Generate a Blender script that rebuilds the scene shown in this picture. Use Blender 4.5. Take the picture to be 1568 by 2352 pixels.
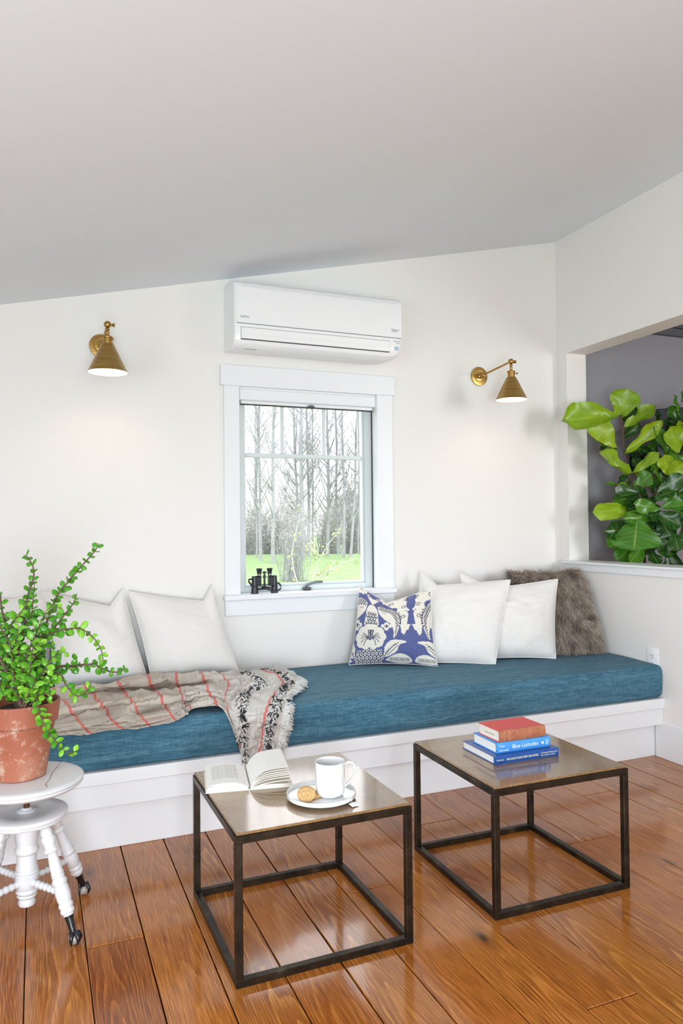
import bpy, bmesh, math, random
import numpy as np
from mathutils import Vector, Matrix, noise as mnoise

# ------------------------------------------------------------------ clear
for _o in list(bpy.data.objects):
    bpy.data.objects.remove(_o, do_unlink=True)
scene = bpy.context.scene
COL = scene.collection
PI = math.pi

# ------------------------------------------------------------------ camera
# world: back wall is the plane y = 0, right wall the plane x = 0, floor z = 0, metres
cam_data = bpy.data.cameras.new('camera')
cam = bpy.data.objects.new('camera', cam_data)
COL.objects.link(cam)
cam_data.sensor_fit = 'VERTICAL'
cam_data.sensor_height = 36.0
cam_data.lens = 1687.52 * 36.0 / 2352.0
cam_data.clip_start = 0.05
cam_data.clip_end = 400
CR = Vector((0.92374, -0.382885, -0.010148))
CU = Vector((0.001978, -0.021726, 0.999762))
CF = Vector((0.383014, 0.92354, 0.019311))
cam.matrix_world = Matrix(((CR.x, CU.x, -CF.x, -2.83325),
                           (CR.y, CU.y, -CF.y, -3.49611),
                           (CR.z, CU.z, -CF.z, 1.15),
                           (0, 0, 0, 1)))
scene.camera = cam

# ------------------------------------------------------------------ world, lights, exposure
world = bpy.data.worlds.new('overcast_sky')
scene.world = world
world.use_nodes = True
world.node_tree.nodes['Background'].inputs['Color'].default_value = (0.96, 0.975, 1.0, 1)
world.node_tree.nodes['Background'].inputs['Strength'].default_value = 5.5

def area_light(name, loc, target, sx, sy, power, color):
    d = bpy.data.lights.new(name, 'AREA')
    d.shape = 'RECTANGLE'; d.size = sx; d.size_y = sy
    d.energy = power; d.color = color
    o = bpy.data.objects.new(name, d); COL.objects.link(o)
    o.location = loc
    o.rotation_euler = (Vector(target) - Vector(loc)).to_track_quat('-Z', 'Y').to_euler()
    return o
# daylight entering by the glass doors behind the photographer, the window in the low left wall,
# and the window of the neighbouring room
area_light('daylight_rear_doors', (-2.5, -6.25, 1.05), (-2.5, 0, 1.6), 1.8, 1.9, 44, (0.87, 0.94, 1.0))
area_light('daylight_side_window', (-4.42, -3.4, 1.15), (0, -3.4, 1.5), 2.4, 1.0, 46, (0.74, 0.885, 1.0))
area_light('daylight_next_room', (1.45, -4.1, 1.75), (0.9, 0, 1.2), 1.1, 1.2, 62, (0.97, 0.98, 1.0))
# fill light added behind the camera to brighten and cool the sloped ceiling
area_light('ceiling_fill', (-3.0, -4.9, 0.6), (-2.1, -0.9, 2.6), 1.0, 1.0, 104, (0.76, 0.89, 1.0))
scene.view_settings.view_transform = 'Standard'
scene.view_settings.look = 'None'
scene.view_settings.exposure = -0.32
scene.view_settings.gamma = 1.0
scene.view_settings.use_curve_mapping = False
scene.cycles.max_bounces = 10
scene.cycles.diffuse_bounces = 6
scene.cycles.transparent_max_bounces = 12
scene.cycles.sample_clamp_indirect = 6
scene.cycles.caustics_reflective = False
scene.cycles.caustics_refractive = False

# ------------------------------------------------------------------ materials
MATS = {}
class NT:
    """small node-tree helper"""
    def __init__(self, name):
        self.m = bpy.data.materials.new(name); self.m.use_nodes = True
        self.t = self.m.node_tree; self.t.nodes.clear()
        self.out = self.n('ShaderNodeOutputMaterial')
    def n(self, typ, **kw):
        nd = self.t.nodes.new(typ)
        for k, v in kw.items():
            if hasattr(nd, k): setattr(nd, k, v)
        return nd
    def link(self, a, b): self.t.links.new(a, b)
    def put(self, sock, v):
        if isinstance(v, bpy.types.NodeSocket): self.link(v, sock)
        else:
            if isinstance(v, (tuple, list)) and len(v) == 3 and sock.type == 'RGBA': v = (*v, 1)
            sock.default_value = v
    def math(self, op, a, b=0.0, c=None, clamp=False):
        nd = self.n('ShaderNodeMath', operation=op); nd.use_clamp = clamp
        self.put(nd.inputs[0], a); self.put(nd.inputs[1], b)
        if c is not None: self.put(nd.inputs[2], c)
        return nd.outputs[0]
    def coord(self, which='Object'): return self.n('ShaderNodeTexCoord').outputs[which]
    def mapping(self, vec, scale=(1, 1, 1), loc=(0, 0, 0), rot=(0, 0, 0)):
        nd = self.n('ShaderNodeMapping')
        self.link(vec, nd.inputs['Vector'])
        self.put(nd.inputs['Scale'], scale); self.put(nd.inputs['Location'], loc); self.put(nd.inputs['Rotation'], rot)
        return nd.outputs[0]
    def noise(self, vec, scale=5, detail=2, rough=0.5, dist=0.0, out='Fac'):
        nd = self.n('ShaderNodeTexNoise')
        self.link(vec, nd.inputs['Vector'])
        self.put(nd.inputs['Scale'], scale); self.put(nd.inputs['Detail'], detail)
        self.put(nd.inputs['Roughness'], rough); self.put(nd.inputs['Distortion'], dist)
        return nd.outputs[out]
    def voronoi(self, vec, scale=5, out='Distance'):
        nd = self.n('ShaderNodeTexVoronoi'); self.link(vec, nd.inputs['Vector']); self.put(nd.inputs['Scale'], scale)
        return nd.outputs[out]
    def ramp(self, fac, stops, interp='LINEAR'):
        nd = self.n('ShaderNodeValToRGB'); nd.color_ramp.interpolation = interp
        el = nd.color_ramp.elements
        while len(el) < len(stops): el.new(0.5)
        for e, (p, c) in zip(el, stops):
            e.position = p; e.color = (*c, 1) if len(c) == 3 else c
        self.put(nd.inputs['Fac'], fac)
        return nd.outputs['Color']
    def mix(self, fac, a, b, blend='MIX'):
        nd = self.n('ShaderNodeMix', data_type='RGBA', blend_type=blend)
        self.put(nd.inputs[0], fac); self.put(nd.inputs[6], a); self.put(nd.inputs[7], b)
        return nd.outputs[2]
    def bump(self, height, strength=0.2, dist=0.01):
        nd = self.n('ShaderNodeBump')
        self.put(nd.inputs['Height'], height); self.put(nd.inputs['Strength'], strength); self.put(nd.inputs['Distance'], dist)
        return nd.outputs[0]
    def principled(self, color, rough=0.5, metal=0.0, normal=None, **kw):
        nd = self.n('ShaderNodeBsdfPrincipled')
        self.put(nd.inputs['Base Color'], color); self.put(nd.inputs['Roughness'], rough); self.put(nd.inputs['Metallic'], metal)
        if normal is not None: self.link(normal, nd.inputs['Normal'])
        for k, v in kw.items(): self.put(nd.inputs[k.replace('_', ' ')], v)
        return nd.outputs[0]
    def done(self, shader):
        self.link(shader, self.out.inputs['Surface'])
        MATS[self.m.name] = self.m
        return self.m

def simple(name, color, rough=0.5, metal=0.0, bump=0.0, bscale=200, **kw):
    t = NT(name)
    nrm = None
    if bump:
        nrm = t.bump(t.noise(t.coord(), bscale, 3), bump, 0.002)
    return t.done(t.principled(color, rough, metal, nrm, **kw))

def mottled(name, c0, c1, scale, rough=0.5, metal=0.0, bump=0.1, detail=4, lo=0.35, hi=0.65, **kw):
    t = NT(name); f = t.noise(t.coord(), scale, detail, 0.6)
    col = t.ramp(f, [(lo, c0), (hi, c1)])
    return t.done(t.principled(col, rough, metal, t.bump(f, bump, 0.002) if bump else None, **kw))

simple('wall_paint', (0.80, 0.778, 0.75), 0.75, bump=0.05, bscale=350)
simple('ceiling_paint', (0.745, 0.785, 0.825), 0.8, bump=0.04, bscale=300)
simple('trim_paint', (0.785, 0.80, 0.82), 0.38)
simple('grey_paint', (0.275, 0.27, 0.30), 0.7, bump=0.05, bscale=350)
simple('band_paint', (0.10, 0.10, 0.115), 0.6)
simple('dark_gap', (0.012, 0.008, 0.006), 0.9)
simple('sash_vinyl', (0.64, 0.69, 0.70), 0.35)
simple('gasket_black', (0.02, 0.02, 0.022), 0.5)
simple('plastic_white', (0.84, 0.84, 0.855), 0.28)
simple('plastic_grey_print', (0.16, 0.16, 0.19), 0.5)
simple('plastic_blue_print', (0.35, 0.5, 0.66), 0.4)
simple('plastic_dark', (0.05, 0.05, 0.055), 0.4)
simple('latch_metal', (0.10, 0.125, 0.135), 0.42, 0.6)
simple('binocular_black', (0.012, 0.014, 0.018), 0.32)
simple('binocular_leather', (0.018, 0.02, 0.026), 0.55, bump=0.5, bscale=900)
simple('binocular_chrome', (0.75, 0.75, 0.77), 0.15, 1.0)
simple('ceramic_white', (0.78, 0.785, 0.79), 0.12, Coat_Weight=0.4)
simple('string_white', (0.8, 0.8, 0.78), 0.8)
simple('black_gloss', (0.006, 0.006, 0.007), 0.18)
simple('screen_black', (0.008, 0.008, 0.009), 0.35)
simple('soil', (0.03, 0.02, 0.013), 0.95, bump=0.8, bscale=120)
simple('rusty_iron', (0.10, 0.045, 0.025), 0.7, 0.5, bump=0.4, bscale=300)
simple('claw_black', (0.008, 0.009, 0.011), 0.22, bump=0.15, bscale=200)
simple('glass_ball', (0.62, 0.57, 0.5), 0.06, Transmission_Weight=0.55, IOR=1.5)
simple('tassel_white', (0.74, 0.73, 0.71), 0.9)
simple('tassel_black', (0.025, 0.027, 0.03), 0.9)
simple('page_cream', (0.80, 0.755, 0.66), 0.85)
simple('page_white', (0.85, 0.84, 0.81), 0.85)
simple('print_grey', (0.55, 0.54, 0.52), 0.9)
simple('gold_print', (0.85, 0.80, 0.50), 0.5)
simple('white_print', (0.75, 0.85, 0.92), 0.6)
simple('faded_print', (0.45, 0.36, 0.27), 0.8)
simple('paper_tag', (0.84, 0.87, 0.85), 0.7)
mottled('cloth_red', (0.66, 0.085, 0.08), (0.76, 0.14, 0.13), 260, 0.75)
mottled('leather_tan', (0.33, 0.105, 0.055), (0.45, 0.17, 0.08), 60, 0.5)
mottled('cloth_sky_blue', (0.045, 0.25, 0.66), (0.075, 0.32, 0.74), 300, 0.5)
mottled('jacket_blue', (0.008, 0.06, 0.26), (0.012, 0.08, 0.32), 60, 0.3)
mottled('cookie', (0.50, 0.28, 0.10), (0.72, 0.48, 0.22), 170, 0.85, bump=0.9, detail=5)
mottled('bark_brown', (0.07, 0.04, 0.03), (0.17, 0.10, 0.07), 150, 0.8, bump=0.5)
simple('fur_skin', (0.16, 0.11, 0.08), 0.95)
mottled('fig_bark', (0.05, 0.032, 0.02), (0.12, 0.075, 0.045), 120, 0.8, bump=0.5)

def make_stool_paint():
    t = NT('stool_paint'); v = t.coord()
    chips = t.noise(v, 55, 4, 0.65)
    f = t.ramp(chips, [(0.735, (0, 0, 0)), (0.75, (1, 1, 1))])
    tint = t.ramp(t.noise(v, 9, 3), [(0.3, (0.66, 0.67, 0.69)), (0.7, (0.74, 0.75, 0.77))])
    col = t.mix(f, tint, (0.22, 0.17, 0.13))
    t.done(t.principled(col, 0.33, 0, t.bump(t.noise(v, 60, 3), 0.12, 0.002)))
make_stool_paint()

def make_iron():
    t = NT('iron_bronze'); v = t.coord()
    f = t.noise(v, 14, 5, 0.65)
    col = t.ramp(f, [(0.35, (0.022, 0.018, 0.014)), (0.6, (0.06, 0.045, 0.03)), (0.8, (0.15, 0.12, 0.085))])
    t.done(t.principled(col, 0.36, 0.85, t.bump(t.noise(v, 90, 3), 0.1, 0.001)))
make_iron()

def make_patina():
    t = NT('bronze_patina'); v = t.coord()
    f = t.noise(v, 130, 6, 0.7); g = t.noise(v, 9, 4, 0.6)
    col = t.ramp(f, [(0.30, (0.07, 0.032, 0.010)), (0.43, (0.24, 0.135, 0.05)), (0.60, (0.33, 0.195, 0.078)), (0.8, (0.42, 0.27, 0.13))])
    col = t.mix(t.ramp(g, [(0.4, (0, 0, 0)), (0.7, (0.6, 0.6, 0.6))]), col, (0.14, 0.075, 0.03))
    t.done(t.principled(col, 0.45, 0.15, t.bump(f, 0.05, 0.001), Specular_IOR_Level=0.5, Coat_Weight=1.0, Coat_Roughness=0.10, Coat_IOR=1.58))
make_patina()

def make_floor_wood():
    t = NT('heart_pine'); v = t.coord()
    info = t.n('ShaderNodeObjectInfo'); R = info.outputs['Random']
    sep = t.n('ShaderNodeSeparateXYZ'); t.link(v, sep.inputs[0])
    X, Y = sep.outputs[0], sep.outputs[1]
    R2 = t.math('FRACT', t.math('MULTIPLY', R, 37.7)); R3 = t.math('FRACT', t.math('MULTIPLY', R, 91.3))
    off = t.n('ShaderNodeCombineXYZ')
    t.put(off.inputs[0], t.math('MULTIPLY', R, 31.0)); t.put(off.inputs[1], t.math('MULTIPLY', R2, 47.0)); t.put(off.inputs[2], 0.0)
    va = t.n('ShaderNodeVectorMath', operation='ADD'); t.link(v, va.inputs[0]); t.link(off.outputs[0], va.inputs[1])
    P = va.outputs[0]
    # cathedral grain: nested arches from a parabola in x pushed along the board, bent by slow noise
    x0 = t.math('MULTIPLY', t.math('SUBTRACT', R3, 0.5), 0.11)
    xx = t.math('SUBTRACT', X, x0)
    wob = t.math('MULTIPLY', t.math('SUBTRACT', t.noise(t.mapping(P, (5, 1.6, 1)), 1.0, 2), 0.5), 0.06)
    xx = t.math('ADD', xx, wob)
    par = t.math('MULTIPLY', t.math('MULTIPLY', xx, xx), 900.0)
    low = t.math('MULTIPLY', t.noise(t.mapping(P, (7, 1.3, 1)), 1.0, 3, 0.55), 5.5)
    run = t.math('MULTIPLY', Y, t.math('MULTIPLY_ADD', R2, 3.0, 1.0))
    h = t.math('ADD', t.math('ADD', par, low), run)
    fine = t.math('MULTIPLY', t.noise(t.mapping(P, (260, 6, 1)), 1.0, 3, 0.6), 0.30)
    saw = t.math('FRACT', t.math('ADD', t.math('MULTIPLY', h, 1.15), fine))
    ring = t.ramp(saw, [(0.0, (0.1, 0.1, 0.1)), (0.55, (0.35, 0.35, 0.35)), (0.86, (0.95, 0.95, 0.95)), (0.93, (1, 1, 1)), (1.0, (0.1, 0.1, 0.1))])
    fibre = t.noise(t.mapping(P, (420, 9, 1)), 1.0, 4, 0.65)
    cloud = t.noise(t.mapping(P, (9, 1.8, 1)), 1.0, 3, 0.6)
    base = t.ramp(R, [(0.0, (0.20, 0.042, 0.008)), (0.25, (0.40, 0.105, 0.014)), (0.5, (0.25, 0.056, 0.010)), (0.75, (0.53, 0.165, 0.022)), (1.0, (0.21, 0.046, 0.009))])
    lite = t.ramp(R, [(0.0, (0.60, 0.205, 0.042)), (0.5, (0.84, 0.36, 0.075)), (1.0, (0.68, 0.245, 0.05))])
    col = t.mix(t.math('MULTIPLY', ring, 0.8), base, lite)
    col = t.mix(t.ramp(fibre, [(0.38, (0.8, 0.8, 0.8)), (0.6, (0, 0, 0))]), col, (0.10, 0.022, 0.006))
    col = t.mix(t.ramp(cloud, [(0.35, (0.0, 0.0, 0.0)), (0.7, (0.45, 0.45, 0.45))]), col, (0.55, 0.20, 0.035))
    kd = t.voronoi(t.mapping(P, (4.3, 1.6, 1)), 1.0)
    col = t.mix(t.ramp(kd, [(0.045, (1, 1, 1)), (0.07, (0.45, 0.45, 0.45)), (0.15, (0, 0, 0))]), col, (0.02, 0.008, 0.004))
    rough = t.math('MULTIPLY_ADD', t.noise(t.mapping(P, (60, 6, 1)), 1.0, 3), 0.10, 0.10)
    nrm = t.bump(t.math('ADD', t.math('MULTIPLY', ring, 0.4), fibre), 0.05, 0.001)
    t.done(t.principled(col, rough, 0.0, nrm, Specular_IOR_Level=0.35, Coat_Weight=0.28, Coat_Roughness=0.07))
make_floor_wood()

def make_linen(name, dark, mid, light):
    t = NT(name); v = t.coord()
    a = t.noise(t.mapping(v, (22, 420, 420)), 1.0, 3, 0.6); b = t.noise(t.mapping(v, (420, 30, 30)), 1.0, 3, 0.6)
    c = t.noise(t.mapping(v, (4, 60, 60)), 1.0, 3, 0.6)
    f = t.math('ADD', t.math('MULTIPLY', a, 0.5), t.math('ADD', t.math('MULTIPLY', b, 0.25), t.math('MULTIPLY', c, 0.25)))
    col = t.ramp(f, [(0.36, dark), (0.5, mid), (0.66, light)])
    t.done(t.principled(col, 0.85, 0, t.bump(f, 0.35, 0.002), Sheen_Weight=0.04, Specular_IOR_Level=0.25))
make_linen('linen_blue', (0.022, 0.072, 0.115), (0.050, 0.150, 0.220), (0.15, 0.285, 0.37))

def make_ribbed():
    t = NT('cotton_ribbed'); uv = t.coord('UV')
    w = t.n('ShaderNodeTexWave', bands_direction='Y'); t.link(t.mapping(uv, (1, 1, 1)), w.inputs['Vector'])
    w.inputs['Scale'].default_value = 24; w.inputs['Distortion'].default_value = 1.2; w.inputs['Detail'].default_value = 2
    w.inputs['Detail Scale'].default_value = 2.0
    n = t.noise(t.mapping(uv, (500, 120, 1)), 1.0, 2)
    col = t.ramp(n, [(0.3, (0.74, 0.715, 0.685)), (0.7, (0.82, 0.80, 0.775))])
    t.done(t.principled(col, 0.9, 0, t.bump(t.math('ADD', w.outputs['Fac'], t.math('MULTIPLY', n, 0.5)), 0.25, 0.003), Sheen_Weight=0.2))
make_ribbed()

def make_vcol(name, rough, weave=True):
    t = NT(name)
    a = t.n('ShaderNodeAttribute'); a.attribute_name = 'print'
    col = a.outputs['Color']; uv = t.coord('UV')
    n = t.noise(t.mapping(uv, (260, 40, 1)), 1.0, 3, 0.6); n2 = t.noise(t.mapping(uv, (40, 260, 1)), 1.0, 3, 0.6)
    f = t.math('MULTIPLY', t.math('ADD', n, n2), 0.5)
    col = t.mix(t.ramp(f, [(0.5, (0, 0, 0)), (0.72, (0.35, 0.35, 0.35))]), col, (0.72, 0.70, 0.66))
    t.done(t.principled(col, rough, 0, t.bump(f, 0.3, 0.002), Sheen_Weight=0.15))
make_vcol('damask_print', 0.85)

def make_blanket():
    t = NT('blanket_weave'); uv = t.coord('UV')
    sep = t.n('ShaderNodeSeparateXYZ'); t.link(uv, sep.inputs[0]); U, V = sep.outputs[0], sep.outputs[1]
    wob = t.math('MULTIPLY', t.math('SUBTRACT', t.noise(t.mapping(uv, (3, 40, 1)), 1.0, 2), 0.5), 0.004)
    U2 = t.math('ADD', U, wob)
    # U is metres from the fringed end, V metres across
    d = t.math('ABSOLUTE', t.math('SUBTRACT', t.math('FRACT', t.math('MULTIPLY_ADD', U2, 1 / 0.118, 0.5 - 0.088 / 0.118)), 0.5))
    coral = t.math('LESS_THAN', d, 0.048)
    lines = t.noise(t.mapping(uv, (230, 2, 1)), 1.0, 3, 0.6)
    thread = t.noise(t.mapping(uv, (900, 900, 1)), 1.0, 2)
    far = t.math('MULTIPLY', t.math('SUBTRACT', U, 0.15), 1.6, clamp=True)
    basec = t.mix(far, (0.70, 0.665, 0.625), (0.56, 0.475, 0.385))
    col = t.mix(t.ramp(lines, [(0.5, (0, 0, 0)), (0.68, (0.7, 0.7, 0.7))]), basec, (0.33, 0.29, 0.25))
    col = t.mix(t.ramp(thread, [(0.45, (0, 0, 0)), (0.7, (0.4, 0.4, 0.4))]), col, (0.78, 0.75, 0.71))
    col = t.mix(t.math('MULTIPLY', coral, 0.88), col, (0.70, 0.135, 0.105))
    h = t.math('ADD', t.math('MULTIPLY', lines, 0.5), thread)
    t.done(t.principled(col, 0.95, 0, t.bump(h, 0.5, 0.003), Sheen_Weight=0.2))
make_blanket()

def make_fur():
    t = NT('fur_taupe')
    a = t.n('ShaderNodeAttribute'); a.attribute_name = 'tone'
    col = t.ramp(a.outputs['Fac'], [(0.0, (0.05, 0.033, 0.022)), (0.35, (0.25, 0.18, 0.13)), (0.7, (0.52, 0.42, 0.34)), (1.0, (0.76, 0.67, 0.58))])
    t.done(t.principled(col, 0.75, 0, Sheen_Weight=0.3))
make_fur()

def make_terracotta():
    t = NT('terracotta'); v = t.coord()
    f = t.noise(v, 26, 6, 0.7); g = t.noise(v, 8, 4, 0.6); s = t.noise(v, 190, 3, 0.6)
    col = t.ramp(t.noise(v, 6, 3), [(0.3, (0.30, 0.085, 0.045)), (0.7, (0.42, 0.145, 0.08))])
    col = t.mix(t.ramp(f, [(0.54, (0, 0, 0)), (0.70, (0.75, 0.75, 0.75))]), col, (0.62, 0.50, 0.40))
    col = t.mix(t.ramp(g, [(0.55, (0, 0, 0)), (0.75, (0.55, 0.55, 0.55))]), col, (0.50, 0.30, 0.22))
    col = t.mix(t.ramp(s, [(0.66, (0, 0, 0)), (0.72, (0.6, 0.6, 0.6))]), col, (0.70, 0.62, 0.54))
    t.done(t.principled(col, 0.6, 0, t.bump(f, 0.2, 0.003)))
make_terracotta()

def make_leaf(name, lo, hi, vein=None, rough=0.25):
    t = NT(name)
    info = t.n('ShaderNodeObjectInfo')
    col = t.ramp(info.outputs['Random'], [(0.0, lo), (1.0, hi)])
    if vein: col = vein(t, col)
    p = t.principled(col, rough, 0, None, Specular_IOR_Level=0.6)
    tr = t.n('ShaderNodeBsdfTranslucent'); t.put(tr.inputs['Color'], col)
    m = t.n('ShaderNodeMixShader'); t.put(m.inputs[0], 0.22); t.link(p, m.inputs[1]); t.link(tr.outputs[0], m.inputs[2])
    return t.done(m.outputs[0])
make_leaf('jade_leaf', (0.06, 0.30, 0.015), (0.30, 0.66, 0.05), rough=0.2)

def fig_vein(t, col):
    uv = t.coord('UV'); sep = t.n('ShaderNodeSeparateXYZ'); t.link(uv, sep.inputs[0])
    U, V = sep.outputs[0], sep.outputs[1]        # U -1..1 across, V 0..1 along
    au = t.math('ABSOLUTE', U)
    mid = t.math('LESS_THAN', au, 0.03)
    d = t.math('ABSOLUTE', t.math('SUBTRACT', t.math('FRACT', t.math('MULTIPLY', t.math('SUBTRACT', V, t.math('MULTIPLY', au, 0.16)), 6.5)), 0.5))
    side = t.math('LESS_THAN', d, 0.05)
    f = t.math('MULTIPLY', t.math('MAXIMUM', mid, t.math('MULTIPLY', side, 0.4)), 0.65)
    blot = t.noise(t.mapping(uv, (2, 3, 1)), 1.0, 3)
    col = t.mix(t.ramp(blot, [(0.35, (0.3, 0.3, 0.3)), (0.6, (0, 0, 0))]), col, (0.02, 0.09, 0.012))
    return t.mix(f, col, (0.42, 0.52, 0.10))
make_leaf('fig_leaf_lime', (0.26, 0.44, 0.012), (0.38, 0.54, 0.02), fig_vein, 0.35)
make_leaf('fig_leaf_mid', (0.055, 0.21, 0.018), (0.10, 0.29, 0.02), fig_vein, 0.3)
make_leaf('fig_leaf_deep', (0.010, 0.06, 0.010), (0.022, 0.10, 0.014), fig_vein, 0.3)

def make_brass():
    t = NT('brass_aged'); v = t.coord()
    f = t.noise(t.mapping(v, (12, 12, 240)), 1.0, 4, 0.6)
    col = t.ramp(f, [(0.3, (0.33, 0.19, 0.05)), (0.7, (0.50, 0.32, 0.10))])
    t.done(t.principled(col, 0.34, 0.95))
make_brass()
simple('shade_white', (0.9, 0.88, 0.84), 0.5)
def make_emit(name, col, s):
    t = NT(name); e = t.n('ShaderNodeEmission'); t.put(e.inputs[0], col); t.put(e.inputs[1], s); t.done(e.outputs[0])
make_emit('bulb_glow', (1.0, 0.78, 0.52), 52)

def make_glass():
    t = NT('window_glass')
    tr = t.n('ShaderNodeBsdfTransparent'); t.put(tr.inputs[0], (0.97, 0.985, 0.98))
    gl = t.n('ShaderNodeBsdfGlossy'); t.put(gl.inputs['Roughness'], 0.02)
    fr = t.n('ShaderNodeFresnel'); t.put(fr.inputs[0], 1.35)
    m = t.n('ShaderNodeMixShader'); t.link(fr.outputs[0], m.inputs[0]); t.link(tr.outputs[0], m.inputs[1]); t.link(gl.outputs[0], m.inputs[2])
    t.done(m.outputs[0])
make_glass()
mottled('grass', (0.13, 0.22, 0.075), (0.20, 0.29, 0.12), 1.6, 0.9, bump=0.0, detail=6)
def make_aspen():
    t = NT('aspen_bark'); v = t.coord()
    k = t.noise(t.mapping(v, (3.0, 3.0, 2.2)), 1.0, 4, 0.7); k2 = t.noise(t.mapping(v, (2, 2, 14)), 1.0, 3, 0.7)
    col = t.ramp(t.noise(v, 1.5, 3), [(0.3, (0.24, 0.245, 0.265)), (0.7, (0.34, 0.345, 0.365))])
    col = t.mix(t.ramp(t.math('MULTIPLY', k, k2), [(0.33, (0, 0, 0)), (0.40, (0.8, 0.8, 0.8))]), col, (0.03, 0.03, 0.035))
    t.done(t.principled(col, 0.9))
make_aspen()
simple('twig_grey', (0.30, 0.30, 0.32), 0.9)
simple('branch_grey', (0.28, 0.28, 0.30), 0.9)
simple('twig_brown', (0.55, 0.52, 0.515), 0.9)  # pale undergrowth and conifer tones put the outdoor haze into the colour
simple('spring_leaf', (0.46, 0.49, 0.25), 0.8)
simple('shrub_leaf', (0.62, 0.61, 0.52), 0.8)
mottled('conifer', (0.40, 0.45, 0.40), (0.52, 0.56, 0.50), 8, 0.9, bump=0)

# ------------------------------------------------------------------ mesh helpers
class MB:
    """collects shapes into one mesh"""
    def __init__(self): self.v = []; self.f = []; self.uv = []
    def add(self, verts, faces):
        o = len(self.v); self.v.extend([tuple(p) for p in verts]); self.f.extend([tuple(i + o for i in f) for f in faces]); return self
    def box(self, x0, x1, y0, y1, z0, z1, bev=0.0, seg=1, M=None):
        bm = bmesh.new(); bmesh.ops.create_cube(bm, size=1)
        for v in bm.verts:
            v.co = Vector(((x0 + x1) / 2 + v.co.x * (x1 - x0), (y0 + y1) / 2 + v.co.y * (y1 - y0), (z0 + z1) / 2 + v.co.z * (z1 - z0)))
        if bev: bmesh.ops.bevel(bm, geom=bm.edges[:], offset=bev, segments=seg, affect='EDGES', profile=0.5)
        bm.verts.index_update()
        vs = [(M @ v.co if M else v.co)[:] for v in bm.verts]
        self.add(vs, [[v.index for v in f.verts] for f in bm.faces]); bm.free(); return self
    def lathe(self, prof, seg=24, M=None, closed=False, caps=True):
        """prof: list of (r, z) bottom to top, around local z"""
        vs = []; fs = []; n = len(prof)
        for r, z in prof:
            for k in range(seg):
                a = 2 * PI * k / seg; p = Vector((r * math.cos(a), r * math.sin(a), z)); vs.append(M @ p if M else p)
        for i in range(n - 1):
            for k in range(seg):
                k2 = (k + 1) % seg; fs.append((i * seg + k, i * seg + k2, (i + 1) * seg + k2, (i + 1) * seg + k))
        if closed:
            for k in range(seg):
                k2 = (k + 1) % seg; fs.append(((n - 1) * seg + k, (n - 1) * seg + k2, k2, k))
        elif caps:
            if prof[0][0] > 1e-5: fs.append(tuple(range(seg - 1, -1, -1)))
            if prof[-1][0] > 1e-5: fs.append(tuple((n - 1) * seg + k for k in range(seg)))
        return self.add(vs, fs)
    def tube(self, pts, rad, seg=8, cap=True):
        pts = [Vector(p) for p in pts]; n = len(pts)
        rr = rad if isinstance(rad, (list, tuple)) else [rad] * n
        vs = []; fs = []; up = None
        for i in range(n):
            d = (pts[min(i + 1, n - 1)] - pts[max(i - 1, 0)])
            d = d.normalized() if d.length > 1e-9 else Vector((0, 0, 1))
            if up is None: up = Vector((0, 0, 1)) if abs(d.z) < 0.9 else Vector((1, 0, 0))
            a = (up - d * up.dot(d)); a = a.normalized() if a.length > 1e-6 else d.orthogonal().normalized()
            up = a; b = d.cross(a)
            for k in range(seg):
                t = 2 * PI * k / seg; vs.append(pts[i] + (a * math.cos(t) + b * math.sin(t)) * rr[i])
        for i in range(n - 1):
            for k in range(seg):
                k2 = (k + 1) % seg; fs.append((i * seg + k, i * seg + k2, (i + 1) * seg + k2, (i + 1) * seg + k))
        if cap: fs.append(tuple(range(seg - 1, -1, -1))); fs.append(tuple((n - 1) * seg + k for k in range(seg)))
        return self.add(vs, fs)
    def prism(self, poly, axis, a0, a1):
        """poly: 2-D outline; extruded along axis 'x' (poly = y,z), 'y' (x,z) or 'z' (x,y)"""
        def P(p, a): return {'x': (a, p[0], p[1]), 'y': (p[0], a, p[1]), 'z': (p[0], p[1], a)}[axis]
        n = len(poly); vs = [P(p, a0) for p in poly] + [P(p, a1) for p in poly]
        fs = [(i, (i + 1) % n, n + (i + 1) % n, n + i) for i in range(n)] + [tuple(range(n - 1, -1, -1)), tuple(range(n, 2 * n))]
        return self.add(vs, fs)
    def ball(self, c, r, seg=14, rings=8, sc=(1, 1, 1)):
        M = Matrix.Translation(Vector(c)) @ Matrix.Diagonal((*sc, 1))
        return self.lathe([(max(r * math.sin(PI * i / rings), 0 if i in (0, rings) else 1e-4), -r * math.cos(PI * i / rings)) for i in range(rings + 1)], seg, M)
    def build(self, name, mat, parent=None, smooth=35, world=True, fixn=True):
        me = bpy.data.meshes.new(name)
        off = Vector(parent_origin(parent)) if (parent is not None and world) else Vector((0, 0, 0))
        me.from_pydata([(Vector(p) - off)[:] for p in self.v], [], self.f)
        if fixn:
            bm = bmesh.new(); bm.from_mesh(me)
            bmesh.ops.remove_doubles(bm, verts=bm.verts, dist=1e-6)
            bmesh.ops.recalc_face_normals(bm, faces=bm.faces); bm.to_mesh(me); bm.free()
        return link_mesh(name, me, mat, parent, smooth)

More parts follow.
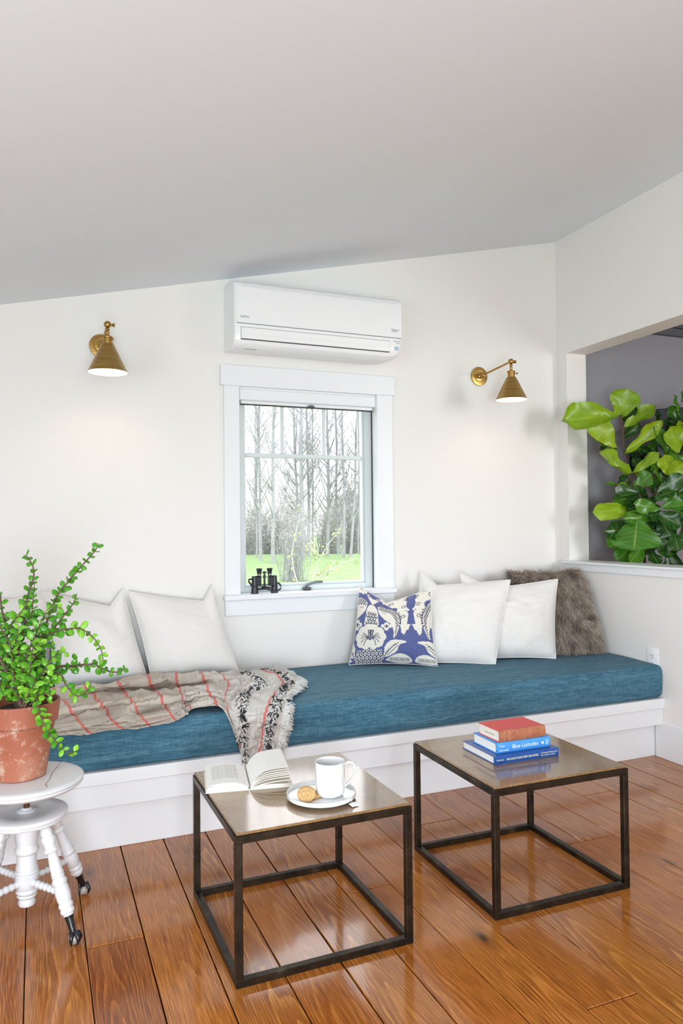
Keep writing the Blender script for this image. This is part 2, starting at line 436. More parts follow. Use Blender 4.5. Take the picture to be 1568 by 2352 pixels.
ORIGIN = {}
def parent_origin(o):
    p = Vector((0, 0, 0))
    while o is not None:
        p = p + o.location; o = o.parent
    return p
def link_mesh(name, me, mat, parent=None, smooth=35):
    if mat is not None: me.materials.append(MATS[mat] if isinstance(mat, str) else mat)
    if smooth:
        me.polygons.foreach_set('use_smooth', [True] * len(me.polygons))
        if smooth < 180: me.set_sharp_from_angle(angle=math.radians(smooth))
    o = bpy.data.objects.new(name, me); COL.objects.link(o)
    if parent is not None: o.parent = parent
    return o
def tag(o, label, cat, group=None):
    o['label'] = label; o['category'] = cat
    if group: o['group'] = group
    return o
def thing(name, loc, label, cat, group=None):
    o = bpy.data.objects.new(name, None); COL.objects.link(o); o.location = loc; o.empty_display_size = 0.05
    return tag(o, label, cat, group)
def structure(o, label=None):
    o['kind'] = 'structure'
    if label: o['label'] = label
    return o
def recentre(o):
    """move a mesh object's origin to the middle of its base"""
    me = o.data; co = np.empty(len(me.vertices) * 3); me.vertices.foreach_get('co', co); co = co.reshape(-1, 3)
    lo, hi = co.min(0), co.max(0); c = np.array([(lo[0] + hi[0]) / 2, (lo[1] + hi[1]) / 2, lo[2]])
    me.vertices.foreach_set('co', (co - c).ravel()); o.location = Vector(c) + o.location; me.update(); return o
def text_mesh(name, s, size, M, mat, parent, extrude=0.0002, align='LEFT'):
    cu = bpy.data.curves.new(name, 'FONT'); cu.body = s; cu.size = size; cu.extrude = extrude; cu.align_x = align; cu.resolution_u = 3
    t = bpy.data.objects.new(name, cu); COL.objects.link(t)
    dg = bpy.context.evaluated_depsgraph_get()
    me = bpy.data.meshes.new_from_object(t.evaluated_get(dg)); bpy.data.objects.remove(t); bpy.data.curves.remove(cu)
    me.name = name; me.materials.clear()
    me.transform(Matrix.Translation(-Vector(parent_origin(parent))) @ M)
    return link_mesh(name, me, mat, parent, 0)
def frame_matrix(o, ex, ey):
    """columns: text right, text up, out of the face"""
    ex = Vector(ex).normalized(); ey = Vector(ey).normalized(); ez = ex.cross(ey)
    return Matrix(((ex.x, ey.x, ez.x, o[0]), (ex.y, ey.y, ez.y, o[1]), (ex.z, ey.z, ez.z, o[2]), (0, 0, 0, 1)))
def catmull(pts, n):
    """smooth polyline through pts"""
    P = [Vector(p) for p in pts]; out = []
    for i in range(len(P) - 1):
        p0, p1, p2, p3 = P[max(i - 1, 0)], P[i], P[i + 1], P[min(i + 2, len(P) - 1)]
        for k in range(n):
            t = k / n
            out.append(0.5 * ((2 * p1) + (p2 - p0) * t + (2 * p0 - 5 * p1 + 4 * p2 - p3) * t * t + (3 * p1 - p0 - 3 * p2 + p3) * t ** 3))
    out.append(P[-1]); return out

# ------------------------------------------------------------------ the room shell
XL, YR = -4.3, -6.1               # left wall, rear wall
def ceil_z(x): return 2.816 + 0.2312 * x

def shell():
    # floor: dark underlay with separate boards on top
    m = MB(); m.box(XL, 0.14, YR, 0.0, -0.06, -0.022)
    fl = structure(m.build('floor', 'dark_gap', smooth=0), 'wide orange pine board floor')
    rnd = random.Random(5)
    joints = {-2.631: [-1.344], -1.86: [-1.352], -1.399: [-0.979], -1.558: [-2.086], -1.143: [-1.347], -0.638: [-0.992], -1.0: [-1.347]}
    pitch, x_ref = 0.1542, -1.631
    k0 = int(math.floor((XL - x_ref) / pitch)); k1 = int(math.ceil((0 - x_ref) / pitch))
    for k in range(k0, k1):
        xa, xb = x_ref + k * pitch, x_ref + (k + 1) * pitch
        xa, xb = max(xa, XL), min(xb, -0.001)
        if xb - xa < 0.01: continue
        cuts = []
        for jx, js in joints.items():
            if xa < jx < xb: cuts += js
        y = -0.66
        known = sorted(cuts, reverse=True)
        ys = [y] + known
        while ys[-1] > YR + 0.5: ys.append(ys[-1] - rnd.uniform(1.5, 2.9))
        ys[-1] = YR
        for i in range(len(ys) - 1):
            ya, yb = ys[i + 1], ys[i]
            cx, cy = (xa + xb) / 2, (ya + yb) / 2
            gx = 0.0012 if rnd.random() > 0.3 else 0.0024
            b = MB(); hw, hl = (xb - xa) / 2 - gx, (yb - ya) / 2 - 0.0020
            b.box(-hw, hw, -hl, hl, -0.02, rnd.uniform(-0.0006, 0.0004), 0.0014)
            o = b.build('plank', 'heart_pine', fl, smooth=0, world=False)
            o.location = (cx, cy, 0)
    # back wall with the window hole
    hx0, hx1, hz0, hz1 = -1.945, -1.165, 0.79, 1.85
    th = 0.16
    m = MB()
    m.prism([(XL, -0.06), (hx0, -0.06), (hx0, ceil_z(hx0) + .02), (XL, ceil_z(XL) + .02)], 'y', 0, th)
    m.prism([(hx1, -0.06), (0.0, -0.06), (0.0, ceil_z(0) + .02), (hx1, ceil_z(hx1) + .02)], 'y', 0, th)
    m.prism([(hx0, -0.06), (hx1, -0.06), (hx1, hz0), (hx0, hz0)], 'y', 0, th)
    m.prism([(hx0, hz1), (hx1, hz1), (hx1, ceil_z(hx1) + .02), (hx0, ceil_z(hx0) + .02)], 'y', 0, th)
    structure(m.build('wall_back', 'wall_paint', smooth=0))
    # right wall with the pass-through
    oy0, oy1, oz0, oz1, t2 = -2.6, -0.0856, 0.924, 2.139, 0.14
    H = ceil_z(0) + .02
    m = MB()
    m.box(0, t2, oy1, th, -0.06, H); m.box(0, t2, YR, oy0, -0.06, H)
    m.box(0, t2, oy0, oy1, -0.06, oz0); m.box(0, t2, oy0, oy1, oz1, H)
    structure(m.build('wall_right', 'wall_paint', smooth=0))
    # low left wall with a window opening, rear wall with glass-door opening
    m = MB(); hl = ceil_z(XL) + .02
    m.box(XL - .1, XL, YR, -4.6, -.06, hl); m.box(XL - .1, XL, -2.2, th, -.06, hl); m.box(XL - .1, XL, -4.6, -2.2, -.06, .62); m.box(XL - .1, XL, -4.6, -2.2, 1.68, hl)
    structure(m.build('wall_left', 'wall_paint', smooth=0))
    m = MB()
    m.prism([(XL, -.06), (-3.4, -.06), (-3.4, ceil_z(-3.4) + .02), (XL, ceil_z(XL) + .02)], 'y', YR - .12, YR)
    m.prism([(-1.6, -.06), (.14, -.06), (.14, ceil_z(.14) + .02), (-1.6, ceil_z(-1.6) + .02)], 'y', YR - .12, YR)
    m.prism([(-3.4, 2.0), (-1.6, 2.0), (-1.6, ceil_z(-1.6) + .02), (-3.4, ceil_z(-3.4) + .02)], 'y', YR - .12, YR)
    structure(m.build('wall_rear', 'wall_paint', smooth=0))
    m = MB()
    m.prism([(XL - .1, ceil_z(XL - .1)), (0.14, ceil_z(.14)), (0.14, ceil_z(.14) + .12), (XL - .1, ceil_z(XL - .1) + .12)], 'y', YR - .12, th)
    structure(m.build('ceiling', 'ceiling_paint', smooth=0))
    # skirting along the right wall
    m = MB(); m.box(-0.015, 0.0, YR, -0.715, 0.0, 0.1636, 0.002)
    structure(m.build('baseboard_right', 'trim_paint', smooth=0))
    # pass-through sill and its apron
    m = MB(); m.box(-0.032, 0.165, oy0, -0.048, 0.924, 0.9365, 0.002)
    sill = structure(m.build('trim_1', 'trim_paint', smooth=0), 'white sill board of the wall opening')
    m = MB(); m.box(-0.016, 0.0, oy0, -0.062, 0.886, 0.924, 0.0015); m.build('apron', 'trim_paint', sill, smooth=0)
    # neighbouring room: grey wall, floor, ceiling with a dark band, far wall with a window opening
    m = MB(); m.box(0.14, 4.4, 0.0, th, -0.06, 2.75); structure(m.build('wall_grey', 'grey_paint', smooth=0), 'grey painted wall of the neighbouring room')
    m = MB(); m.box(0.14, 4.4, -4.2, 0, -0.06, -0.001); structure(m.build('floor_grey_room', 'heart_pine', smooth=0))
    m = MB(); m.box(0.14, 4.5, -4.2, th, 2.55, 2.68); structure(m.build('ceiling_grey_room', 'grey_paint', smooth=0))
    m = MB(); m.box(4.4, 4.5, -4.2, th, -.06, 2.6); structure(m.build('wall_far', 'wall_paint', smooth=0))
    m = MB(); m.box(0.14, .9, -4.3, -4.2, -.06, 2.6); m.box(2.0, 4.4, -4.3, -4.2, -.06, 2.6); m.box(.9, 2.0, -4.3, -4.2, -.06, 1.1); m.box(.9, 2.0, -4.3, -4.2, 2.35, 2.6)
    structure(m.build('wall_front', 'wall_paint', smooth=0))
    m = MB(); m.box(0.14, 4.4, -0.03, 0.0, 2.335, 2.385, 0.004); m.box(0.14, 4.4, -0.045, 0.0, 2.385, 2.55, 0.004)
    structure(m.build('trim_2', 'band_paint', smooth=0), 'dark grey moulding along the top of the grey wall')
shell()

def window():
    w = bpy.data.objects.new('window_1', None); COL.objects.link(w); w.location = (-1.55, 0, 0.8); w['kind'] = 'structure'
    w['label'] = 'white casement window above the bench'
    def P(name, mat, *boxes, bev=0.0015):
        m = MB()
        for b in boxes: m.box(*b, bev)
        return m.build(name, mat, w, smooth=0)
    P('casing', 'trim_paint', (-1.9986, -1.923, -0.02, 0.0, 0.8244, 1.8369))
    P('casing', 'trim_paint', (-1.184, -1.0945, -0.02, 0.0, 0.8244, 1.8369))
    P('header', 'trim_paint', (-2.015, -1.0814, -0.027, 0.0, 1.8369, 1.9369))
    P('stool', 'trim_paint', (-2.0072, -1.0911, -0.047, 0.05, 0.7988, 0.8244), bev=0.003)
    P('apron', 'trim_paint', (-1.9986, -1.0945, -0.02, 0.0, 0.7231, 0.7988))
    P('jamb', 'trim_paint', (-1.945, -1.923, 0.0, 0.16, 0.80, 1.85), (-1.184, -1.165, 0.0, 0.16, 0.80, 1.85), (-1.923, -1.184, 0.0, 0.16, 1.829, 1.85), (-1.923, -1.184, 0.05, 0.16, 0.80, 0.826), bev=0)
    P('screen_track', 'gasket_black', (-1.1885, -1.184, 0.043, 0.048, 0.8244, 1.76), (-1.923, -1.9185, 0.043, 0.048, 0.8244, 1.76), bev=0)
    P('shade_cassette', 'trim_paint', (-1.919, -1.183, -0.006, 0.036, 1.774, 1.8285), bev=0.004)
    P('pull_bar', 'trim_paint', (-1.905, -1.192, 0.016, 0.034, 1.7585, 1.774), bev=0.002)
    P('bar_gasket', 'gasket_black', (-1.905, -1.192, 0.018, 0.034, 1.7535, 1.7585), bev=0)
    m = MB(); m.prism([(-1.562, 1.757), (-1.522, 1.757), (-1.527, 1.764), (-1.536, 1.7675), (-1.548, 1.7675), (-1.557, 1.764)], 'y', 0.004, 0.018)
    m.build('pull_tab', 'latch_metal', w, smooth=0)
    # sash: outer frame, inner bead, bars, panes
    P('sash_stile', 'sash_vinyl', (-1.923, -1.882, 0.055, 0.105, 0.826, 1.83)); P('sash_stile', 'sash_vinyl', (-1.224, -1.184, 0.055, 0.105, 0.826, 1.83))
    P('sash_rail', 'sash_vinyl', (-1.882, -1.224, 0.055, 0.105, 0.826, 0.851)); P('sash_rail', 'sash_vinyl', (-1.882, -1.224, 0.055, 0.105, 1.795, 1.83))
    P('glazing_bead', 'sash_vinyl', (-1.882, -1.872, 0.066, 0.1, 0.851, 1.795), (-1.236, -1.224, 0.066, 0.1, 0.851, 1.795), (-1.872, -1.236, 0.066, 0.1, 0.851, 0.862), (-1.872, -1.236, 0.066, 0.1, 1.785, 1.795), bev=0.002)
    P('horizontal_bar', 'sash_vinyl', (-1.872, -1.236, 0.068, 0.096, 1.500, 1.522), bev=0.004)
    for x in (-1.676, -1.449):
        P('vertical_bar', 'sash_vinyl', (x - .010, x + .010, 0.068, 0.096, 1.522, 1.785), bev=0.004)
    for a, b, c, d in ((-1.872, -1.236, .862, 1.500), (-1.872, -1.686, 1.522, 1.785), (-1.666, -1.459, 1.522, 1.785), (-1.439, -1.236, 1.522, 1.785)):
        m = MB(); m.add([(a, .082, c), (b, .082, c), (b, .082, d), (a, .082, d)], [(0, 1, 2, 3)]); m.build('pane', 'window_glass', w, smooth=0, fixn=False)
    # casement lock
    m = MB(); m.box(-1.583, -1.538, 0.034, 0.056, 0.8266, 0.840, 0.004)
    lk = m.build('lock_base', 'latch_metal', w)
    m = MB(); m.tube(catmull([(-1.566, .044, .838), (-1.560, .038, .851), (-1.545, .032, .860), (-1.52, .024, .866), (-1.495, .018, .8675), (-1.484, .016, .867)], 4),
                     [.0075] * 4 + [.007] * 4 + [.0066] * 4 + [.007] * 4 + [.0065] * 4 + [.003], 8)
    m.build('lock_lever', 'latch_metal', lk)
window()

# ------------------------------------------------------------------ bench and its cushion
def bench():
    b = thing('window_bench', (-2.15, -0.38, 0), 'white painted built-in bench with stepped front boards under the blue cushion', 'bench')
    m = MB(); m.box(XL, -0.001, -0.7676, -0.0005, 0.2472, 0.294, 0.002); m.build('seat_board', 'trim_paint', b, smooth=0)
    m = MB(); m.box(XL, -0.001, -0.7521, -0.70, 0.1631, 0.2472, 0.0015); m.build('apron_board', 'trim_paint', b, smooth=0)
    m = MB(); m.box(XL, -0.001, -0.7071, -0.66, 0.0, 0.1631, 0.0015); m.build('toe_board', 'trim_paint', b, smooth=0)
bench()

def fbm(p, o=3): return mnoise.fractal(Vector(p), 0.8, 2.0, o)

def cushion():
    x0, x1, y0, y1, z0, z1, r = XL + .02, -0.006, -0.757, -0.012, 0.2945, 0.452, 0.022
    # cross-section (y,z) with rounded edges, lofted along x
    sec = []
    def arc(cy, cz, a0, a1, n=4):
        for i in range(n + 1):
            a = a0 + (a1 - a0) * i / n; sec.append((cy + r * math.cos(a), cz + r * math.sin(a)))
    arc(y0 + r, z0 + r, 1.5 * PI, PI, 3)
    for i in range(1, 4): sec.append((y0, z0 + r + (z1 - z0 - 2 * r) * i / 4))
    arc(y0 + r, z1 - r, PI, PI / 2)
    for i in range(1, 14): sec.append((y0 + r + (y1 - y0 - 2 * r) * i / 14, z1))
    arc(y1 - r, z1 - r, PI / 2, 0)
    sec.append((y1, z0))
    N = 150; m = MB(); n = len(sec); vs = []
    for i in range(N + 1):
        x = x0 + (x1 - x0) * i / N
        e = min(1, (x1 - x) / 0.025, (x - x0) / 0.025); s = 1 - 0.014 * (1 - max(0, e)) ** 2
        for j, (y, z) in enumerate(sec):
            f = fbm((x * 2.2, y * 3, z * 4)); dy = dz = 0
            if y <= y0 + 1e-6: dy = -0.006 * math.sin(PI * (z - z0) / (z1 - z0)) + 0.004 * f
            if z >= z1 - 1e-6: dz = 0.010 * math.sin(PI * (y - y0) / (y1 - y0)) + 0.004 * f
            cy, cz = (y0 + y1) / 2, (z0 + z1) / 2
            vs.append((x, cy + (y + dy - cy) * s, cz + (z + dz - cz) * (1 - (1 - s) * 3) if z > z0 + .001 else z))
    fs = []
    for i in range(N):
        for j in range(n):
            j2 = (j + 1) % n; fs.append((i * n + j, (i + 1) * n + j, (i + 1) * n + j2, i * n + j2))
    fs.append(tuple(range(n))); fs.append(tuple(N * n + j for j in range(n - 1, -1, -1)))
    m.add(vs, fs)
    o = tag(m.build('seat_cushion', 'linen_blue', smooth=60), 'long teal blue linen cushion lying on the white bench', 'cushion')
    recentre(o)
cushion()

# ------------------------------------------------------------------ pillows
def pillow_points(BL, BR, TL, TR, thick, n, chop=0.0, chop_at=0.5, pinch=0.045, seed=0, wr=0.006, front_bias=0.55, back_dent=0.55):
    """front and back grids of a knife-edge pillow spanned by its four corner points"""
    BL, BR, TL, TR = map(Vector, (BL, BR, TL, TR))
    nrm = (BR - BL).cross(TL - BL).normalized()            # towards the room
    if nrm.y > 0: nrm = -nrm
    grids = []
    W = ((BR - BL).length + (TR - TL).length) / 2
    for side in (1, -1):
        g = []
        for j in range(n + 1):
            v = j / n; row = []
            for i in range(n + 1):
                u = i / n
                a, b = 2 * u - 1, 2 * v - 1
                # edges drawn in between the pointed corners
                au = a * (1 - pinch * (1 - b * b) * (0.6 + 0.4 * abs(a))); bv = b * (1 - pinch * (1 - a * a))
                uu, vv = (au + 1) / 2, (bv + 1) / 2
                p = BL * (1 - uu) * (1 - vv) + BR * uu * (1 - vv) + TL * (1 - uu) * vv + TR * uu * vv
                prof = max(0.0, (1 - a ** 4)) ** 0.55 * max(0.0, (1 - b ** 4)) ** 0.55
                prof *= 0.62 + 0.38 * (1 - a * a) * (1 - b * b) ** 0.5
                k = u / chop_at if u < chop_at else (1 - u) / (1 - chop_at)
                dent = chop * (k ** 1.1) * (max(0.0, v - 0.25) / 0.75) ** 2.0
                q = min(1.0, max(0.0, (v - 0.80) / 0.20)); q = q * q * (3 - 2 * q)
                p = p + (TL - BL).normalized() * (-dent * ((1.0 + (back_dent - 1.0) * q) if side > 0 else back_dent))
                th = thick * (front_bias if side > 0 else 1 - front_bias) * 2 * 0.5
                th *= 1 - 0.35 * k * (max(0.0, v - 0.5) * 2) * (1 if chop else 0)
                w = fbm((u * 5 + seed, v * 5, side * 3 + seed), 3) * wr * prof
                w += wr * 0.9 * prof * math.sin((u * 1.0 + v * 0.8 + 0.3 * fbm((u * 2 + seed, v * 2, 0))) * 14) * max(0, abs(a) - 0.3) * max(0, abs(b) - 0.2)
                row.append(p + nrm * side * (th * prof + (w if prof > 0.02 else 0)))
            g.append(row)
        grids.append(g)
    return grids, nrm

def make_pillow(name, label, group, corners, thick, mat, n=40, **kw):
    grids, nrm = pillow_points(*corners, thick, n, **kw)
    o = bpy.data.objects.new(name, None)
    vs = []; fs = []; uvs = []
    for s, g in enumerate(grids):
        off = len(vs)
        for j in range(n + 1):
            for i in range(n + 1): vs.append(g[j][i][:]); uvs.append((i / n, j / n))
        for j in range(n):
            for i in range(n):
                q = [off + j * (n + 1) + i, off + j * (n + 1) + i + 1, off + (j + 1) * (n + 1) + i + 1, off + (j + 1) * (n + 1) + i]
                fs.append(tuple(q if s == 0 else q[::-1]))
    me = bpy.data.meshes.new(name); me.from_pydata(vs, [], fs)
    lay = me.uv_layers.new(name='UVMap'); idx = np.empty(len(me.loops), dtype=np.int32); me.loops.foreach_get('vertex_index', idx)
    lay.data.foreach_set('uv', np.array(uvs)[idx].ravel())
    bpy.data.objects.remove(o)
    # seam bead round the edge
    root = thing(name, tuple((Vector(corners[0]) + Vector(corners[1])) / 2), label, 'pillow', group)
    me.transform(Matrix.Translation(-root.location))
    link_mesh('cover', me, mat, root, 180)
    g = grids[0]; loop = [g[0][i] for i in range(n)] + [g[j][n] for j in range(n)] + [g[n][n - i] for i in range(n)] + [g[n - j][0] for j in range(n)]
    m = MB(); m.tube(loop + [loop[0]], 0.0022, 5, cap=False); m.build('seam', mat if mat != 'damask_print' else 'cotton_ribbed', root, 60)
    return root, grids, nrm

SEAT = 0.462
make_pillow('throw_pillow', 'cream pillow at the far left, mostly hidden behind the leafy potted plant', 'white throw pillows',
            ((-3.16, -.13, SEAT), (-2.80, -.13, SEAT), (-3.12, -.035, .885), (-2.745, -.035, .888)), 0.15, 'cotton_ribbed', chop=.05, seed=1)
make_pillow('throw_pillow', 'cream pillow with a dented top between the potted plant and the next white pillow', 'white throw pillows',
            ((-2.76, -.17, SEAT), (-2.375, -.17, SEAT), (-2.815, -.07, .885), (-2.476, -.07, .878)), 0.16, 'cotton_ribbed', chop=.13, chop_at=.80, seed=2)
make_pillow('throw_pillow', 'white pillow with a sharp top dent, standing left of the window behind the blanket', 'white throw pillows',
            ((-2.365, -.17, SEAT), (-1.965, -.17, SEAT), (-2.452, -.06, .865), (-2.069, -.06, .881)), 0.16, 'cotton_ribbed', chop=.13, chop_at=.84, seed=3, wr=.005)
make_pillow('throw_pillow', 'large white pillow leaning directly right of the blue patterned pillow', 'white throw pillows',
            ((-1.12, -.225, SEAT), (-.75, -.43, SEAT), (-.968, -.075, .906), (-.562, -.30, .862)), 0.14, 'cotton_ribbed', chop=.105, chop_at=.20, seed=4, wr=.009, pinch=.03, back_dent=.6)
make_pillow('throw_pillow', 'white pillow leaning between the larger white pillow and the brown fur pillow', 'white throw pillows',
            ((-.81, -.28, SEAT), (-.383, -.43, SEAT), (-.765, -.14, .893), (-.262, -.305, .856)), 0.15, 'cotton_ribbed', chop=.10, chop_at=.3, seed=5, pinch=.05, wr=.014, back_dent=.6)

# --- printed damask pillow: a flat two-colour print worked out cell by cell
def damask_print(U, V):
    """U,V arrays 0..1 -> linear rgb; motif mirrored about the flower axis and the stem axis"""
    cream = np.array((0.74, 0.70, 0.62)); blue = np.array((0.066, 0.085, 0.25)); ink = np.array((0.030, 0.036, 0.085))
    A, B = 0.225, 0.74; per = 2 * (B - A)
    s = np.abs((U - A + per / 2) % per - per / 2) * 0.38 / (B - A)   # 0 at flower axis, .38 at stem axis
    v = V * 0.8; C = np.empty(U.shape + (3,)); C[:] = blue
    def paint(mask, col): C[mask] = col
    def inside(poly):
        poly = np.array(poly); r = np.zeros(s.shape, bool); n = len(poly)
        for i in range(n):
            x1, y1 = poly[i]; x2, y2 = poly[(i + 1) % n]
            if y1 == y2: continue
            c = ((y1 > v) != (y2 > v)) & (s < (x2 - x1) * (v - y1) / (y2 - y1) + x1); r ^= c
        return r
    def curve(p, n=10): return [(q.x, q.y) for q in catmull([(a, b, 0) for a, b in p], n)]
    def band(p, w):
        q = curve(p); d = np.full(s.shape, 9.0)
        for (x1, y1), (x2, y2) in zip(q[:-1], q[1:]):
            L = (x2 - x1) ** 2 + (y2 - y1) ** 2 + 1e-12; t = np.clip(((s - x1) * (x2 - x1) + (v - y1) * (y2 - y1)) / L, 0, 1)
            d = np.minimum(d, np.hypot(s - x1 - t * (x2 - x1), v - y1 - t * (y2 - y1)))
        return d < w
    def ell(cx, cy, rx, ry): return ((s - cx) / rx) ** 2 + ((v - cy) / ry) ** 2 < 1
    def jag(p, amp, k):                                     # toothed leaf outline
        q = curve(p + [p[0]], 8); out = []
        cx = sum(a for a, b in q) / len(q); cy = sum(b for a, b in q) / len(q)
        for i, (a, b) in enumerate(q):
            f = 1 + amp * ((i % k) / k - .4); out.append((cx + (a - cx) * f, cy + (b - cy) * f))
        return out
    # acanthus leaves hugging the stem axis
    paint(inside(jag([(.37, .40), (.30, .30), (.27, .44), (.24, .56), (.26, .66), (.33, .60), (.365, .52)], .16, 4)), cream)
    paint(inside(jag([(.37, .58), (.30, .62), (.26, .70), (.27, .78), (.33, .74), (.36, .66)], .18, 4)), cream)
    paint(inside(jag([(.16, .72), (.26, .66), (.34, .78), (.36, .92), (.26, .88), (.19, .82)], .15, 5)), cream)
    # top flowers
    for cx, cy, r in ((.13, .81, .075), (.25, .80, .06)):
        ang = np.arctan2(v - cy, s - cx); rr = np.hypot(s - cx, v - cy)
        paint(rr < r * (0.78 + 0.22 * np.abs(np.cos(ang * 5))), cream); paint((rr < r * .28) & (rr > r * .18), ink)
        paint((np.abs(np.sin(ang * 5)) < .09) & (rr < r * .7) & (rr > r * .35), ink)
    paint(inside([(0.0, .66), (.03, .70), (.075, .76), (.05, .775), (.025, .745), (0, .735)]), cream)
    # big feather
    paint(inside(curve([(.055, .665), (.11, .70), (.19, .67), (.255, .57), (.275, .44), (.245, .31), (.215, .26), (.215, .34), (.185, .43), (.12, .50), (.07, .57), (.055, .665)])), cream)
    fb = inside(curve([(.065, .675), (.115, .69), (.18, .66), (.24, .57), (.262, .45), (.235, .30), (.225, .30), (.235, .42), (.215, .52), (.17, .60), (.11, .62), (.07, .625), (.065, .675)]))
    paint(fb, ink)
    gx, gy = (s * 1.0 + v * .5) * 46, (v - s * .5) * 46
    paint(fb & (((gx % 1 - .5) ** 2 + (gy % 1 - .5) ** 2) < .13), cream)
    paint(band([(.068, .69), (.14, .695), (.22, .63), (.268, .52), (.28, .42)], .005), ink)
    paint(band([(.095, .60), (.115, .588), (.135, .592)], .003), ink)
    for k in range(7):
        t = .60 - k * .03; paint(ell(.285 - .02 * abs(k - 3) / 3, t - .02, .007, .009), ink)
    # pine-cone column over the flower
    paint(ell(0, .53, .062, .13), cream)
    paint(inside([(0, .62), (.03, .60), (.06, .54), (.075, .40), (0, .38)]), cream)
    for r_ in range(5):
        for q in range(3):
            cx = q * .03 + (r_ % 2) * .015; cy = .39 + r_ * .038
            if cx < .062 - r_ * .004:
                paint(ell(cx, cy, .0155, .019), ink); paint(ell(cx, cy + .004, .008, .010), cream)
    # flower
    ang = np.arctan2(v - .27, s); rr = np.hypot(s, (v - .27) * 1.05)
    paint(rr < .150 * (0.90 + 0.10 * np.abs(np.cos(ang * 4.5))), cream)
    for a in (-.9, -.45, .0, .35, .65):
        paint(band([(.012, .255), (.05 * math.cos(a) + .012, .255 + .05 * math.sin(a) + .015), (.092 * math.cos(a), .255 + .092 * math.sin(a))], .0035), ink)
    paint(inside([(0, .23), (.018, .25), (.03, .345), (0, .345)]), ink)
    paint(inside([(0.006, .25), (.009, .25), (.017, .34), (.011, .34)]), cream)
    # quatrefoil
    for dx, dy in ((0, .03), (.032, 0), (0, -.032), (-.03, 0)): paint(ell(.148 + dx, .40 + dy, .022, .024), cream)
    for dx, dy in ((0, .018), (.02, 0), (0, -.02), (-.02, 0)): paint(band([(.148, .40), (.148 + dx, .40 + dy)], .006), ink)
    # scales at the foot
    foot = inside([(0, .16), (.05, .13), (.11, .14), (.13, .07), (.12, 0), (0, 0)])
    paint(foot, ink)
    for r_ in range(4):
        for q in range(5):
            cx = q * .034 + (r_ % 2) * .017; cy = .015 + r_ * .04
            m1 = ell(cx, cy, .013, .019) & foot; paint(m1, cream); paint(ell(cx, cy, .006, .010) & foot, blue)
    # low leaves
    paint(inside(jag([(.13, .06), (.14, .17), (.20, .235), (.30, .235), (.33, .215), (.27, .19), (.24, .12), (.17, .07)], .09, 4)), cream)
    paint(band([(.135, .07), (.19, .15), (.26, .21)], .0035), ink)
    for k in range(7): 
        for sg in (-1, 1): paint(ell(.155 + k * .014 - sg * .010, .095 + k * .015 + sg * .009, .006, .006), ink)
    paint(inside(curve([(.14, .03), (.20, .075), (.27, .10), (.34, .075), (.365, .02), (.26, .0), (.14, .03)])), cream)
    for k in range(7): paint(ell(.19 + k * .024, .043, .011, .016), ink); paint(ell(.19 + k * .024, .043, .006, .010), cream)
    for cx, cy in ((.31, .66), (.305, .52), (.33, .76), (.19, .745), (.045, .76)):
        for k in range(6):
            a = k * 1.05; paint(ell(cx + .017 * math.cos(a), cy + .017 * math.sin(a), .0065, .0065), ink)
    # ink line round every change of colour is left to the weave; stem bulb
    paint(ell(.38, .68, .045, .075), blue); paint(inside([(.34, .42), (.372, .66), (.38, .66), (.38, .42)]), blue)
    paint((s > .372) & (v < .5), blue)
    return C

def damask_pillow():
    n = 230
    root, grids, nrm = make_pillow('patterned_pillow', 'blue and cream floral damask pillow with a dented top below the window', None,
        ((-1.405, -.13, SEAT), (-1.032, -.355, SEAT), (-1.322, -.07, .842), (-1.008, -.255, .832)), 0.15, 'damask_print', n=n, chop=.085, chop_at=.42, back_dent=.8, seed=7, pinch=.06, wr=.003)
    me = root.children[0].data
    i = np.arange((n + 1) ** 2); U = (i % (n + 1)) / n; V = (i // (n + 1)) / n
    c = damask_print(U, V); c = np.concatenate([c, c]); c = np.concatenate([c, np.ones((len(c), 1))], 1)
    at = me.color_attributes.new('print', 'FLOAT_COLOR', 'POINT'); at.data.foreach_set('color', c.ravel().astype(np.float32))
damask_pillow()

